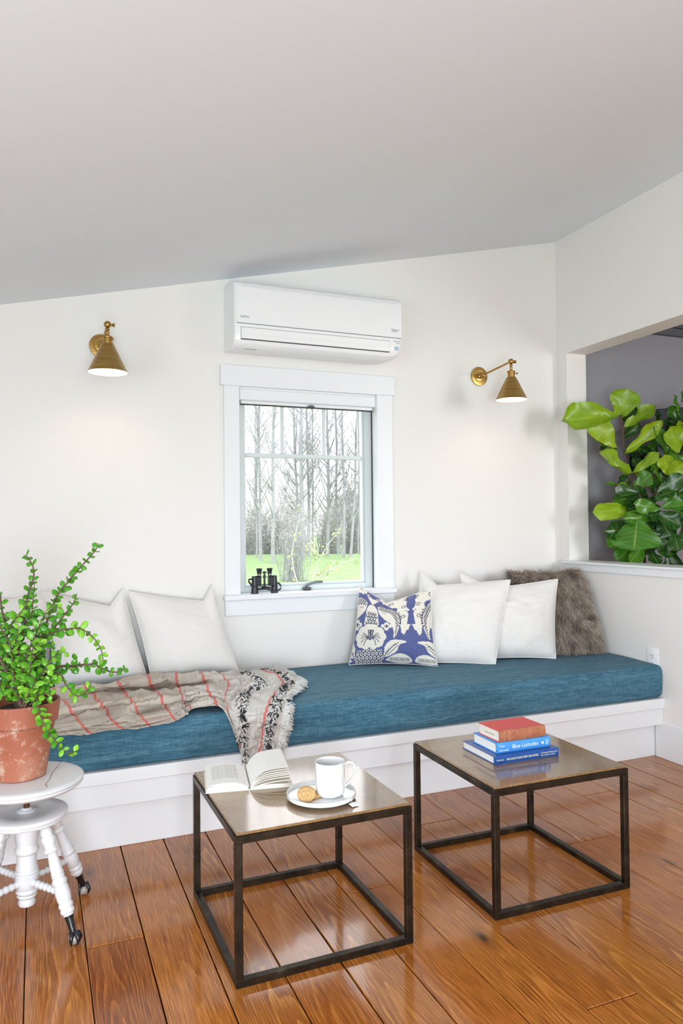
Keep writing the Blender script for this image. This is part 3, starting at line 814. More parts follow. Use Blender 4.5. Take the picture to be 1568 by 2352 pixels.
# --- fur pillow: a cover plus wavy locks
def fur_pillow():
    root, grids, nrm = make_pillow('fur_pillow', 'shaggy brown fur pillow leaning in the corner of the bench', None,
        ((-.43, -.26, SEAT), (-.050, -.385, SEAT + .01), (-.43, -.095, .885), (-.060, -.215, .885)), 0.17, 'fur_skin', n=36, chop=.035, chop_at=.6, seed=9, pinch=.0)
    rnd = random.Random(3); g = grids[0]; gb = grids[1]; n = 36
    right = (g[0][n] - g[0][0]).normalized(); up = (g[n][0] - g[0][0]).normalized()
    vs = []; fs = []; tone = []
    o0 = root.location
    def strand(p, d, L, w, tn):
        side = d.cross(Vector((rnd.uniform(-1, 1), rnd.uniform(-1, 1), rnd.uniform(-1, 1)))).normalized()
        K = 5; ph = rnd.uniform(0, 6.28); amp = 0.0055; sd2 = d.cross(side).normalized(); off = len(vs)
        for k in range(K + 1):
            t = k / K
            q = p + d * (L * t) + side * amp * math.sin(ph + t * 9) * t ** .5 + sd2 * amp * math.cos(ph + t * 7) * t ** .5 + Vector((0, 0, -0.018)) * t * t
            q.y = min(q.y, -0.006); q.x = min(q.x, -0.006); q.z = max(q.z, 0.458)
            ww = w * (1 - 0.85 * t)
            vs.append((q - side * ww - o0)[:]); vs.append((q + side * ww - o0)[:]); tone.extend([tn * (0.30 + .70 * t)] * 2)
        for k in range(K):
            a = off + 2 * k; fs.append((a, a + 1, a + 3, a + 2))
    for _ in range(26000):
        fu, fv = rnd.random(), rnd.random()
        x, y = fu * n, fv * n; i, j = min(int(x), n - 1), min(int(y), n - 1); fx, fy = x - i, y - j
        gg = g if rnd.random() < .82 else gb
        p = (gg[j][i] * (1 - fx) + gg[j][i + 1] * fx) * (1 - fy) + (gg[j + 1][i] * (1 - fx) + gg[j + 1][i + 1] * fx) * fy
        clump = mnoise.noise_vector(Vector((fu * 14, fv * 14, 1.0)))
        side = 1 if gg is g else -1
        d = nrm * 0.5 * side - up * 0.55 + right * (fu - .5) * 1.2 + clump * 0.75 + up * max(0, fv - .8) * 5.5 - up * max(0, .12 - fv) * 2
        d = d + Vector((rnd.uniform(-.25, .25), rnd.uniform(-.25, .25), rnd.uniform(-.25, .25)))
        d.normalize()
        tn = 0.62 + 0.75 * clump.x + rnd.uniform(-.35, .4)
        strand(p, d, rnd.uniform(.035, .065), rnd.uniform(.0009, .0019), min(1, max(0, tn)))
    me = bpy.data.meshes.new('fur'); me.from_pydata(vs, [], fs)
    at = me.attributes.new('tone', 'FLOAT', 'POINT'); at.data.foreach_set('value', tone)
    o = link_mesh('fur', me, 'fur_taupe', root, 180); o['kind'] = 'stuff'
fur_pillow()

# ------------------------------------------------------------------ throw blanket
BLANKET = [
    [(-1.785,-0.097,0.467),(-1.762,-0.267,0.475),(-1.782,-0.469,0.485),(-1.846,-0.587,0.475),(-1.918,-0.694,0.467),(-1.951,-0.778,0.441),(-1.966,-0.778,0.363),(-1.991,-0.778,0.296),(-2.008,-0.778,0.252)],
    [(-1.838,-0.108,0.465),(-1.824,-0.304,0.485),(-1.838,-0.470,0.490),(-1.893,-0.581,0.480),(-1.969,-0.725,0.470),(-2.010,-0.790,0.444),(-2.026,-0.790,0.386),(-2.034,-0.790,0.321),(-2.043,-0.785,0.262)],
    [(-1.884,-0.120,0.465),(-1.896,-0.351,0.490),(-1.900,-0.506,0.495),(-1.955,-0.612,0.485),(-2.022,-0.700,0.475),(-2.071,-0.800,0.456),(-2.072,-0.800,0.400),(-2.079,-0.795,0.339),(-2.103,-0.785,0.274)],
    [(-1.944,-0.148,0.465),(-1.969,-0.388,0.490),(-1.978,-0.551,0.500),(-2.020,-0.581,0.485),(-2.084,-0.671,0.475),(-2.123,-0.790,0.459),(-2.123,-0.790,0.410),(-2.129,-0.785,0.351),(-2.108,-0.780,0.262)],
    [(-2.070,-0.328,0.503),(-2.064,-0.419,0.495),(-2.069,-0.512,0.490),(-2.104,-0.579,0.475),(-2.141,-0.662,0.467),(-2.162,-0.775,0.453),(-2.150,-0.772,0.402),(-2.137,-0.772,0.348),(-2.110,-0.775,0.256)],
    [(-2.157,-0.287,0.503),(-2.163,-0.405,0.505),(-2.148,-0.399,0.475),(-2.188,-0.611,0.500),(-2.189,-0.645,0.485),(-2.187,-0.670,0.475),(-2.185,-0.680,0.467),(-2.184,-0.711,0.467),(-2.191,-0.772,0.472)],
    [(-2.237,-0.260,0.503),(-2.261,-0.388,0.505),(-2.252,-0.369,0.475),(-2.292,-0.603,0.505),(-2.299,-0.657,0.500),(-2.286,-0.624,0.475),(-2.288,-0.669,0.475),(-2.282,-0.673,0.467),(-2.278,-0.703,0.465)],
    [(-2.363,-0.231,0.503),(-2.369,-0.356,0.505),(-2.349,-0.317,0.470),(-2.374,-0.573,0.500),(-2.382,-0.703,0.505),(-2.366,-0.685,0.480),(-2.369,-0.778,0.485),(-2.359,-0.772,0.470),(-2.350,-0.772,0.459)],
    [(-2.485,-0.262,0.503),(-2.484,-0.384,0.505),(-2.461,-0.336,0.470),(-2.478,-0.612,0.505),(-2.476,-0.719,0.505),(-2.457,-0.693,0.475),(-2.459,-0.817,0.485),(-2.441,-0.775,0.458),(-2.432,-0.776,0.446)],
    [(-2.619,-0.302,0.503),(-2.609,-0.397,0.500),(-2.586,-0.380,0.470),(-2.589,-0.651,0.505),(-2.574,-0.691,0.490),(-2.566,-0.789,0.490),(-2.548,-0.791,0.470),(-2.533,-0.775,0.452),(-2.523,-0.778,0.443)],
    [(-2.746,-0.364,0.503),(-2.732,-0.431,0.495),(-2.711,-0.457,0.475),(-2.702,-0.676,0.500),(-2.684,-0.671,0.475),(-2.674,-0.795,0.485),(-2.660,-0.802,0.470),(-2.647,-0.775,0.451),(-2.635,-0.778,0.442)],
    [(-2.872,-0.419,0.503),(-2.853,-0.483,0.495),(-2.832,-0.505,0.475),(-2.815,-0.661,0.490),(-2.795,-0.685,0.475),(-2.780,-0.787,0.480),(-2.767,-0.795,0.467),(-2.755,-0.775,0.450),(-2.744,-0.778,0.442)],
    [(-2.991,-0.455,0.503),(-2.970,-0.515,0.495),(-2.949,-0.534,0.475),(-2.924,-0.688,0.490),(-2.904,-0.710,0.475),(-2.886,-0.798,0.480),(-2.873,-0.798,0.467),(-2.862,-0.775,0.451),(-2.852,-0.778,0.443)],
]
def blanket():
    ctrl = [[Vector(p) for p in row] for row in BLANKET]
    for row in ctrl:                                # keep clear of the cushion
        for p in row:
            if p.y > -0.757: p.z = max(p.z, 0.470)
            else: p.y = min(p.y, -0.772)
    NU, NV = 12, 12
    rows = [catmull(r, NV) for r in ctrl]
    cols = [catmull([r[j] for r in rows], NU) for j in range(len(rows[0]))]
    nu, nv = len(cols[0]), len(cols)
    P = [[cols[j][i].copy() for j in range(nv)] for i in range(nu)]
    # wrinkles along the length and small crosswise crumples
    for i in range(nu):
        for j in range(nv):
            p = P[i][j]; fu, fv = i / NU, j / NV
            rg = 1 - abs(fbm((fu * .42 + .22 * fv, fv * 1.05 - .15 * fu, 3.1), 2)) * 2.2
            w = 0.026 * max(0, rg) ** 2 * (1 if i > 3 * NU else .45) + 0.007 * fbm((fu * 1.3, fv * 2.2, 5.5), 3) + 0.003 * fbm((fu * 3.4, fv * 4.2, 8.0), 2)
            if p.y > -0.74: p.z = max(p.z + w - 0.004, 0.4655 + 0.006 * math.sin(PI * min(1, max(0, (p.y + .757) / .745))))
            else: p.y = min(p.y - abs(w) * 1.2, -0.769)
    # metres along and across for the stripes
    Ucum = [0.0]
    for i in range(1, nu): Ucum.append(Ucum[-1] + sum((P[i][j] - P[i - 1][j]).length for j in range(0, nv, 8)) / len(range(0, nv, 8)))
    root = thing('throw_blanket', (-2.2, -0.5, 0.465), 'beige woven throw blanket with coral stripes and black tassels, spilling over the cushion edge', 'blanket')
    o0 = root.location
    vs = [(P[i][j] - o0)[:] for i in range(nu) for j in range(nv)]; uv = [(Ucum[i], j / nv * 0.9) for i in range(nu) for j in range(nv)]
    fs = [(i * nv + j, (i + 1) * nv + j, (i + 1) * nv + j + 1, i * nv + j + 1) for i in range(nu - 1) for j in range(nv - 1)]
    me = bpy.data.meshes.new('cloth'); me.from_pydata(vs, [], fs)
    lay = me.uv_layers.new(name='UVMap'); idx = np.empty(len(me.loops), dtype=np.int32); me.loops.foreach_get('vertex_index', idx)
    lay.data.foreach_set('uv', np.array(uv)[idx].ravel())
    o = link_mesh('cloth', me, 'blanket_weave', root, 180)
    sol = o.modifiers.new('thickness', 'SOLIDIFY'); sol.thickness = 0.0035; sol.offset = 0
    # tassel rows and end fringe: short curled yarns
    rnd = random.Random(11)
    def normal(i, j):
        a = P[min(i + 1, nu - 1)][j] - P[max(i - 1, 0)][j]; b = P[i][min(j + 1, nv - 1)] - P[i][max(j - 1, 0)]
        n = a.cross(b)
        n = n.normalized() if n.length > 1e-9 else Vector((0, -.5, .8))
        if n.dot(Vector((0.1, -0.6, 0.8))) < 0: n = -n
        return n
    def yarn(m, p, d, n, L, r):
        pts = [p + n * 0.002]
        for k in range(1, 5):
            t = k / 4; c = p + d * (L * t) + n * (0.010 * math.sin(PI * t) + 0.002) + Vector((0, 0, -0.008 * t * t))
            c += Vector((rnd.uniform(-1, 1), rnd.uniform(-1, 1), rnd.uniform(-1, 1))) * 0.003
            if c.y > -0.757: c.z = max(c.z, 0.466)
            else: c.y = min(c.y, -0.770)
            pts.append(c)
        m.tube(pts, [r, r, r, r * .9, r * .7], 4)
    def tassel_row(iu, cnt, black, L, jr=None):
        mw, mk = MB(), MB()
        for _ in range(cnt):
            j = rnd.randrange(*(jr or (1, nv - 1))); i = max(0, min(nu - 1, iu + rnd.choice((-2, -1, -1, 0, 0, 1, 1, 2))))
            n = normal(i, j); a = (P[i][min(j + 1, nv - 1)] - P[i][j]); b = (P[max(i - 1, 0)][j] - P[min(i + 1, nu - 1)][j]).normalized()
            p = P[i][j] + a * rnd.random()
            d = (b * rnd.uniform(-.4, 1) + (a.normalized() if a.length > 1e-9 else b) * rnd.uniform(-.6, .9)).normalized()
            yarn(mk if rnd.random() < black else mw, p, d, n, L * rnd.uniform(.6, 1.2), 0.0019)
        for mm, mat in ((mw, 'tassel_white'), (mk, 'tassel_black')):
            if mm.v:
                q = mm.build('tassel_row', mat, root, 60, fixn=False); q['kind'] = 'stuff'
    tassel_row(1 * NU, 950, .42, .026)
    tassel_row(int(3.1 * NU), 800, .42, .024)
    m = MB()
    for _ in range(900):
        j = rnd.randrange(1, nv - 1); n = normal(0, j); b = (P[0][j] - P[3][j]).normalized(); a = P[0][min(j + 1, nv - 1)] - P[0][j]
        d = (b + (a.normalized() if a.length > 1e-9 else b) * rnd.uniform(-.35, .5)).normalized()
        yarn(m, P[0][j] + a * rnd.random() - b * .004, d, n, rnd.uniform(.025, .042), 0.0013)
    q = m.build('fringe', 'tassel_white', root, 60, fixn=False); q['kind'] = 'stuff'
blanket()

# ------------------------------------------------------------------ tables and what stands on them
TOP = 0.3835
def table(label, x, y, rot, w, d, h):
    r = thing('cube_table', (x, y, 0), label, 'table', 'pair of low metal tables'); r.rotation_euler[2] = rot
    b = 0.0195
    def part(name, *bx, mat='iron_bronze', bev=.0016):
        m = MB(); m.box(*bx, bev); return m.build(name, mat, r, 0, world=False)
    for lx in (0, w - b):
        for ly in (0, d - b): part('leg', lx, lx + b, ly, ly + b, b, h - b)
    for z in (0, h - b):
        for ly in (0, d - b): part('rail', 0, w, ly, ly + b, z, z + b)
        for lx in (0, w - b): part('rail', lx, lx + b, b, d - b, z, z + b)
    part('table_top', 0.004, w - 0.004, 0.004, d - 0.004, h, h + 0.008, mat='bronze_patina', bev=.002)
    return r
table('low square metal table carrying the open book and the mug', -2.3777, -1.6838, 0.0103, 0.5004, 0.5142, 0.3754)
table('low square metal table carrying the stack of three books', -1.6056, -1.6734, -0.0126, 0.4985, 0.5114, 0.3755)

def open_book():
    r = thing('open_book', (-2.245, -1.30, TOP), 'open paperback book with cream pages lying on the metal table', 'book')
    r.rotation_euler[2] = math.radians(-10.5)
    D0, D1 = -0.098, 0.088                   # along the spine
    # left half: low rounded block
    def block(name, prof, mat='page_cream', d0=D0, d1=D1):
        m = MB(); m.prism(prof, 'y', d0, d1); return m.build(name, mat, r, 40, world=False)
    left = [(0.0, 0.0), (-.122, 0.0), (-.1215, .010), (-.118, .0155)]
    top = [(-.10, .0205), (-.07, .0238), (-.04, .0225), (-.018, .017), (-.004, .009)]
    block('page_block', left + top)
    for k, (dz, sh) in enumerate(((.0012, -.004), (.0024, -.008))):
        t = [(-.123 - sh * .2, .0165 + dz)] + [(a, b + dz) for a, b in top[:]] + [(0.0, .010 + dz)]
        poly = t + [(a, b - .0007) for a, b in reversed(t)]
        block('page', poly, 'page_white')
    # right half: lower block plus a fan of lifted leaves
    right = [(0.004, 0.0), (.128, 0.0), (.127, .0095), (.10, .0105), (.06, .0118), (.03, .012), (.004, .008)]
    block('page_block', right)
    fans = [(.016, .020, .121), (.024, .030, .120), (.030, .036, .1195), (.036, .041, .119), (.041, .046, .1175), (.047, .052, .117), (.053, .058, .116)]
    for k, (zm, zt, L) in enumerate(fans):
        c = [(0.004, .009), (.020, zm * .62), (.045, zm * .95), (.075, zm + (zt - zm) * .55), (.10, zm + (zt - zm) * .85), (L, zt)]
        q = [(p.x, p.z) for p in catmull([(a, 0, b) for a, b in c], 4)]
        th = .0022 if k < 6 else .0008
        poly = q + [(a, b - th) for a, b in reversed(q)]
        block('page', poly, 'page_cream' if k < 6 else 'page_white', D0 + .0015 * (k % 3), D1 - .0015 * (k % 2))
    m = MB(); m.box(-.125, .131, D0 - .001, D1 + .001, -0.0004, 0.0003, 0); m.build('paper_cover', 'page_white', r, 0, world=False)
    # lines of print on the left page and the shaded page underneath
    m = MB()
    for k in range(17):
        y = 0.062 - k * 0.0072; x0, x1 = -.104, -.026 - (.02 if k % 5 == 4 else 0)
        N = 6
        for i in range(N):
            xa = x0 + (x1 - x0) * i / N; xb = x0 + (x1 - x0) * (i + .86) / N
            def zz(x):
                for (a, b), (c, d) in zip([(-.123, .0165)] + top, top + [(0, .010)]):
                    if a <= x <= c: return b + (d - b) * (x - a) / (c - a) + .0024 + .0003
                return .02
            m.add([(xa, y, zz(xa)), (xb, y, zz(xb)), (xb, y + .0024, zz(xb)), (xa, y + .0024, zz(xa))], [(0, 1, 2, 3)])
    m.build('printed_lines', 'print_grey', r, 0, world=False, fixn=False)
open_book()

def plate_and_mug():
    px, py = -2.093, -1.541
    m = MB()
    m.lathe([(0, .0022), (.055, .0022), (.060, 0), (.066, 0), (.072, .003), (.0925, .006), (.0975, .009), (.098, .0185), (.0968, .0195), (.0952, .0185), (.0945, .0105), (.090, .0085), (.060, .0075), (0, .0075)], 64, Matrix.Translation((px, py, TOP)))
    o = m.build('saucer_plate', 'ceramic_white', None, 50)
    recentre(tag(o, 'white rimmed plate holding the mug and two cookies', 'plate'))
    mx, my, z = -2.069, -1.549, TOP + .0078
    g = thing('mug', (mx, my, z), 'white ceramic mug standing on the rimmed plate', 'mug')
    m = MB()
    m.lathe([(0, .0006), (.026, .0006), (.027, 0), (.031, 0), (.036, .003), (.0400, .010), (.0415, .022), (.0425, .092), (.0424, .0948), (.0414, .0955), (.0402, .0948), (.0395, .090), (.0385, .024), (.036, .012), (.030, .007), (0, .006)], 48)
    m.build('cup', 'ceramic_white', g, 60, world=False)
    m = MB(); M = Matrix.Rotation(math.radians(-14), 4, 'Z')
    loop = catmull([(.0405, 0, .083), (.052, 0, .0885), (.066, 0, .085), (.0735, 0, .070), (.070, 0, .052), (.058, 0, .035), (.040, 0, .0235)], 5)
    # flat strap section
    vs = []; fs = []; n = len(loop)
    for i, p in enumerate(loop):
        d = (loop[min(i + 1, n - 1)] - loop[max(i - 1, 0)]).normalized(); b = d.cross(Vector((0, 1, 0)))
        for k in range(10):
            a = 2 * PI * k / 10; vs.append(M @ (p + b * 0.0035 * math.cos(a) + Vector((0, 1, 0)) * 0.0062 * math.sin(a)))
    for i in range(n - 1):
        for k in range(10): fs.append((i * 10 + k, i * 10 + (k + 1) % 10, (i + 1) * 10 + (k + 1) % 10, (i + 1) * 10 + k))
    m.add(vs, fs); m.build('handle', 'ceramic_white', g, 80, world=False)
    m = MB(); m.lathe([(0, .0), (.0382, .0)], 32, Matrix.Translation((0, 0, .066))); m.build('tea', simple('tea_liquid', (.20, .07, .02), .05), g, 60, world=False)
    # tea bag string and tag
    t = thing('tea_bag', (mx, my, z), 'tea bag string hanging over the mug rim to a small paper tag', 'tea bag')
    s = catmull([(mx + .012, my - .0300, z + .070), (mx + .016, my - .0383, z + .0962), (mx + .0175, my - .0410, z + .094), (mx + .026, my - .0375, z + .060), (mx + .033, my - .0325, z + .028), (mx + .038, my - .041, z + .012), (mx + .033, my - .071, z + .0135), (mx + .034, my - .078, TOP + .006)], 5)
    m = MB(); m.tube(s, .0006, 5); m.build('string', 'string_white', t)
    m = MB(); M = Matrix.Translation((mx + .036, my - .084, TOP + .0042)) @ Matrix.Rotation(.25, 4, 'Z') @ Matrix.Rotation(.22, 4, 'X')
    m.box(-.011, .011, -.009, .009, -.0006, .0006, .0003, 1, M); m.build('tag', 'paper_tag', t, 0)
    # cookies
    for (cx, cy, cz, tilt, ax, lb) in ((-2.143, -1.558, TOP + .0215, .54, 'front', 'round oat cookie propped up in front, facing the room'), (-2.119, -1.541, TOP + .0082, .0, 'back', 'round oat cookie lying flat, partly hidden behind the propped cookie')):
        m = MB(); R = .0262
        M = Matrix.Translation((cx, cy, cz)) @ Matrix.Rotation(tilt, 4, Vector((.92, -.38, 0)))
        prof = [(0, 0), (R * .9, 0), (R, .003), (R * .985, .006), (R * .9, .0085), (R * .5, .0098), (0, .010)]
        vs0 = len(m.v); m.lathe(prof, 30, None)
        rr = random.Random(ax)
        m.v = [tuple(M @ (Vector(p) * 1.0 + Vector((p[0], p[1], 0)) * (0.06 * fbm((p[0] * 60, p[1] * 60, 2)) ) + Vector((0, 0, .0012 * fbm((p[0] * 160, p[1] * 160, 5)))))) for p in m.v]
        o = m.build('cookie', 'cookie', None, 60); recentre(tag(o, lb, 'cookie', 'cookies on the plate'))
plate_and_mug()

def hardback(name, label, x0, x1, y0, y1, z, t, cover, spine, pages, rot=0.0, rounded=False, board=.0022, cat='book'):
    r = thing(name, ((x0 + x1) / 2, (y0 + y1) / 2, z), label, cat, 'books stacked on the table'); r.rotation_euler[2] = rot
    w, d = x1 - x0, y1 - y0
    def bx(nm, a, b, c, e, f, g, mat, bev=.0006):
        m = MB(); m.box(a, b, c, e, f, g, bev); return m.build(nm, mat, r, 0, world=False)
    # spine towards -y (the room); text block set in from the boards on three sides
    bx('cover_board', -w / 2, w / 2, -d / 2 + .004, d / 2, 0, board, cover); bx('cover_board', -w / 2, w / 2, -d / 2 + .004, d / 2, t - board, t, cover)
    bx('page_block', -w / 2 + .0035, w / 2 - .0035, -d / 2 + .006, d / 2 - .004, board, t - board, pages, .0003)
    m = MB(); n = 8; bul = .005 if rounded else .0012
    outer = [(-d / 2 + .005 - .005 - bul * math.sin(PI * i / n), t * i / n) for i in range(n + 1)]
    inner = [(a + .004, b) for a, b in reversed(outer)]
    m.prism(outer + inner, 'x', -w / 2, w / 2); sp = m.build('spine', spine, r, 40, world=False)
    return r, sp, -d / 2 - bul
def books():
    T = TOP
    r, sp, yf = hardback('hardback_book', 'dark blue hardback at the bottom of the book stack', -1.486, -1.236, -1.502, -1.309, T, .0255, 'jacket_blue', 'jacket_blue', 'page_white', -.012)
    def spine_text(r, yf, t, items, mat):
        for x, zc, size, s, w in items:
            o = text_mesh('lettering', s, size, Matrix.Translation(r.location) @ r_inv(r) @ frame_matrix((x, yf - .0006, zc), (1, 0, 0), (0, 0, 1)), mat, r)
            xs = [v.co.x for v in o.data.vertices]; k = w / (max(xs) - min(xs))      # condense the line to its printed width
            for v in o.data.vertices: v.co.x = x + (v.co.x - x) * k
    def r_inv(r): return Matrix.Identity(4)
    spine_text(r, yf, .0255, [(-.1165, .0105, .0058, 'PICKVANCE', .026), (-.080, .0090, .0098, 'VAN GOGH IN SAINT-RÉMY AND AUVERS', .124), (.053, .0140, .0060, 'The Metropolitan Museum of Art', .067), (.053, .0065, .0060, 'Harry N. Abrams, Inc., Publishers', .058)], 'gold_print')
    T += .0257
    r, sp, yf = hardback('hardback_book', 'sky blue hardback in the middle of the book stack', -1.462, -1.252, -1.477, -1.338, T, .0325, 'cloth_sky_blue', 'cloth_sky_blue', 'page_white', -.015, True)
    spine_text(r, yf, .0325, [(-.098, .0205, .0100, 'Tony', .022), (-.098, .0060, .0100, 'Horwitz', .038), (-.046, .0115, .0180, 'Blue Latitudes', .100)], 'white_print')
    m = MB()
    m.lathe([(0, 0), (.0046, 0), (.0046, .0005), (0, .0005)], 16, frame_matrix((.073, yf - .0004, .0165), (1, 0, 0), (0, 0, 1)))
    for dx in (.0868, .0925): m.box(dx, dx + .0018, yf - .0008, yf + .001, .009, .025)
    m.build('emblem', 'white_print', r, 0, world=False)
    T += .0327
    r, sp, yf = hardback('hardback_book', 'worn red clothbound book with a tan leather spine on top of the stack', -1.449, -1.267, -1.472, -1.352, T, .0365, 'cloth_red', 'leather_tan', 'page_cream', .006, True)
    m = MB()
    for x in (-.073, -.053): m.prism([(yf + .0025, .001), (yf - .0004, .012), (yf - .0006, .018), (yf - .0004, .025), (yf + .0025, .0355), (yf + .004, .0355), (yf + .004, .001)], 'x', x, x + .0008)
    m.build('spine_rule', 'faded_print', r, 0, world=False)
    m = MB()                                              # blurred, unreadable ink stamp on the page edges
    for k in range(9):
        y = .024 - k * .0062; h = (.007, .005, .0065, .004, .0072, .006, .0045, .007, .005)[k]
        m.box(-.0880, -.0874, y - .0016, y + .0016, .016 - h / 2, .016 + h / 2)
    m.build('page_stamp', 'faded_print', r, 0, world=False)
books()

# ------------------------------------------------------------------ piano stool and its plant
def stool():
    cx, cy = -2.862, -1.146
    r = thing('piano_stool', (cx, cy, 0), 'white painted piano stool with turned legs and claw feet holding the plant', 'stool')
    M0 = Matrix.Identity(4)
    def L(name, prof, mat='stool_paint', seg=40, M=None, par=r, sm=40):
        m = MB(); m.lathe(prof, seg, M); return m.build(name, mat, par, sm, world=False)
    seat = L('seat', [(0, .397), (.136, .397), (.146, .400), (.150, .4035), (.1535, .4045), (.156, .4075), (.157, .4105), (.1555, .4130), (.1575, .4150), (.1590, .4185), (.157, .4225), (.151, .4255), (.140, .4272), (0, .4272)], seg=72)
    m = MB()                                              # a crack across the round top
    m.tube([(.055, -.115, .4272), (.050, -.09, .4274), (.062, -.05, .4274), (.068, .0, .4274), (.085, .06, .4274), (.098, .115, .4270)], .0007, 4)
    m.build('crack', 'dark_gap', seat, world=False)
    L('screw', [(.008 + (.0012 if i % 2 else 0), .325 + i * .004) for i in range(20)], 'rusty_iron', 16)
    fl = L('screw_flange', [(.0, .3305), (.026, .3305), (.027, .333), (.018, .3345), (.013, .340), (.0, .340)], 'stool_paint', 8)
    L('lower_disc', [(0, .304), (.100, .304), (.109, .3065), (.112, .311), (.1105, .3135), (.1135, .317), (.114, .322), (.112, .327), (.107, .3295), (.070, .3308), (.068, .3300), (.0, .3305)], seg=64)
    col = [(0, .056), (.014, .056), (.022, .060), (.0245, .067), (.022, .074), (.0205, .080), (.024, .083), (.0275, .087), (.0255, .091), (.0285, .095), (.031, .100), (.029, .104), (.028, .107), (.0325, .118), (.034, .132), (.0325, .144), (.0335, .148), (.0315, .152), (.0330, .156), (.0300, .161), (.0310, .167), (.0285, .174), (.0275, .190), (.0275, .207), (.0335, .213), (.0345, .2175), (.0325, .223), (.029, .228), (.030, .240), (.033, .252), (.0350, .270), (.0340, .288), (.029, .297), (.029, .304)]
    L('column', col, seg=40)
    # legs
    a0 = math.radians(-53.2)
    legp = [(.010, 0), (.0125, .03), (.0140, .035), (.0145, .060), (.0185, .064), (.0190, .072), (.0165, .076), (.0200, .081), (.0195, .088), (.0170, .092), (.0195, .100), (.0205, .118), (.0195, .135), (.0170, .141), (.0205, .146), (.0205, .154), (.0170, .159), (.0165, .164), (.0185, .167), (.0165, .170), (.0185, .174), (.0165, .178), (.0160, .195), (.0135, .225), (.0130, .232), (.0185, .236), (.0195, .243), (.0145, .249), (.0165, .262), (.0195, .271), (.0190, .279), (.0150, .284), (.0165, .290), (.0160, .300), (.012, .318)]
    for k in range(4):
        a = a0 + k * PI / 2; d = Vector((math.cos(a), math.sin(a), 0))
        foot = d * .203; top = d * .078 + Vector((0, 0, .306)); low = foot + Vector((0, 0, .026))
        ax = (top - low).normalized(); Lg = (top - low).length
        q = Vector((0, 0, 1)).rotation_difference(ax).to_matrix().to_4x4(); M = Matrix.Translation(low) @ q
        sc = Lg / .318
        cut = [(rr, zz * sc) for rr, zz in legp if zz >= .06]
        leg = L('leg', [(.0138, .055 * sc)] + cut, M=M, seg=24)
        ft = L('claw_foot', [(.0, -.004), (.0085, -.003), (.0088, .006), (.0085, .014), (.0098, .018), (.009, .021), (.0100, .025), (.0092, .028), (.0104, .032), (.0098, .036), (.0112, .040), (.0107, .044), (.0125, .050), (.0135, .056 * sc)], 'claw_black', 16, M, leg)
        bc = foot + Vector((0, 0, .0165))
        m = MB()
        for t in range(3):
            b = a + (t - 1) * 1.15; e = Vector((math.cos(b), math.sin(b), 0))
            m.tube([low + Vector((0, 0, .006)), bc + e * .013 + Vector((0, 0, .014)), bc + e * .0185 + Vector((0, 0, .002)), bc + e * .0150 + Vector((0, 0, -.0125))], [.006, .0068, .0055, .002], 8)
        b = a + PI; e = Vector((math.cos(b), math.sin(b), 0))
        m.tube([low, bc + e * .014 + Vector((0, 0, .010)), bc + e * .016 + Vector((0, 0, -.006))], [.006, .006, .003], 8)
        m.build('claws', 'claw_black', leg, 60, world=False)
        m = MB(); m.ball(bc, .0155, 18, 12); m.build('glass_ball', 'glass_ball', leg, 180, world=False)
        # spindle from column to leg
        s0 = d * .026 + Vector((0, 0, .128)); s1 = low + ax * (.118 * sc); n = 22; pts = [s0.lerp(s1, i / n) for i in range(n + 1)]
        rad = [.0088 + (.0026 if i % 3 == 1 else .0008 if i % 3 == 2 else -.001) for i in range(n + 1)]
        m = MB(); m.tube(pts, rad, 12); m.build('spindle', 'stool_paint', r, 60, world=False)
stool()

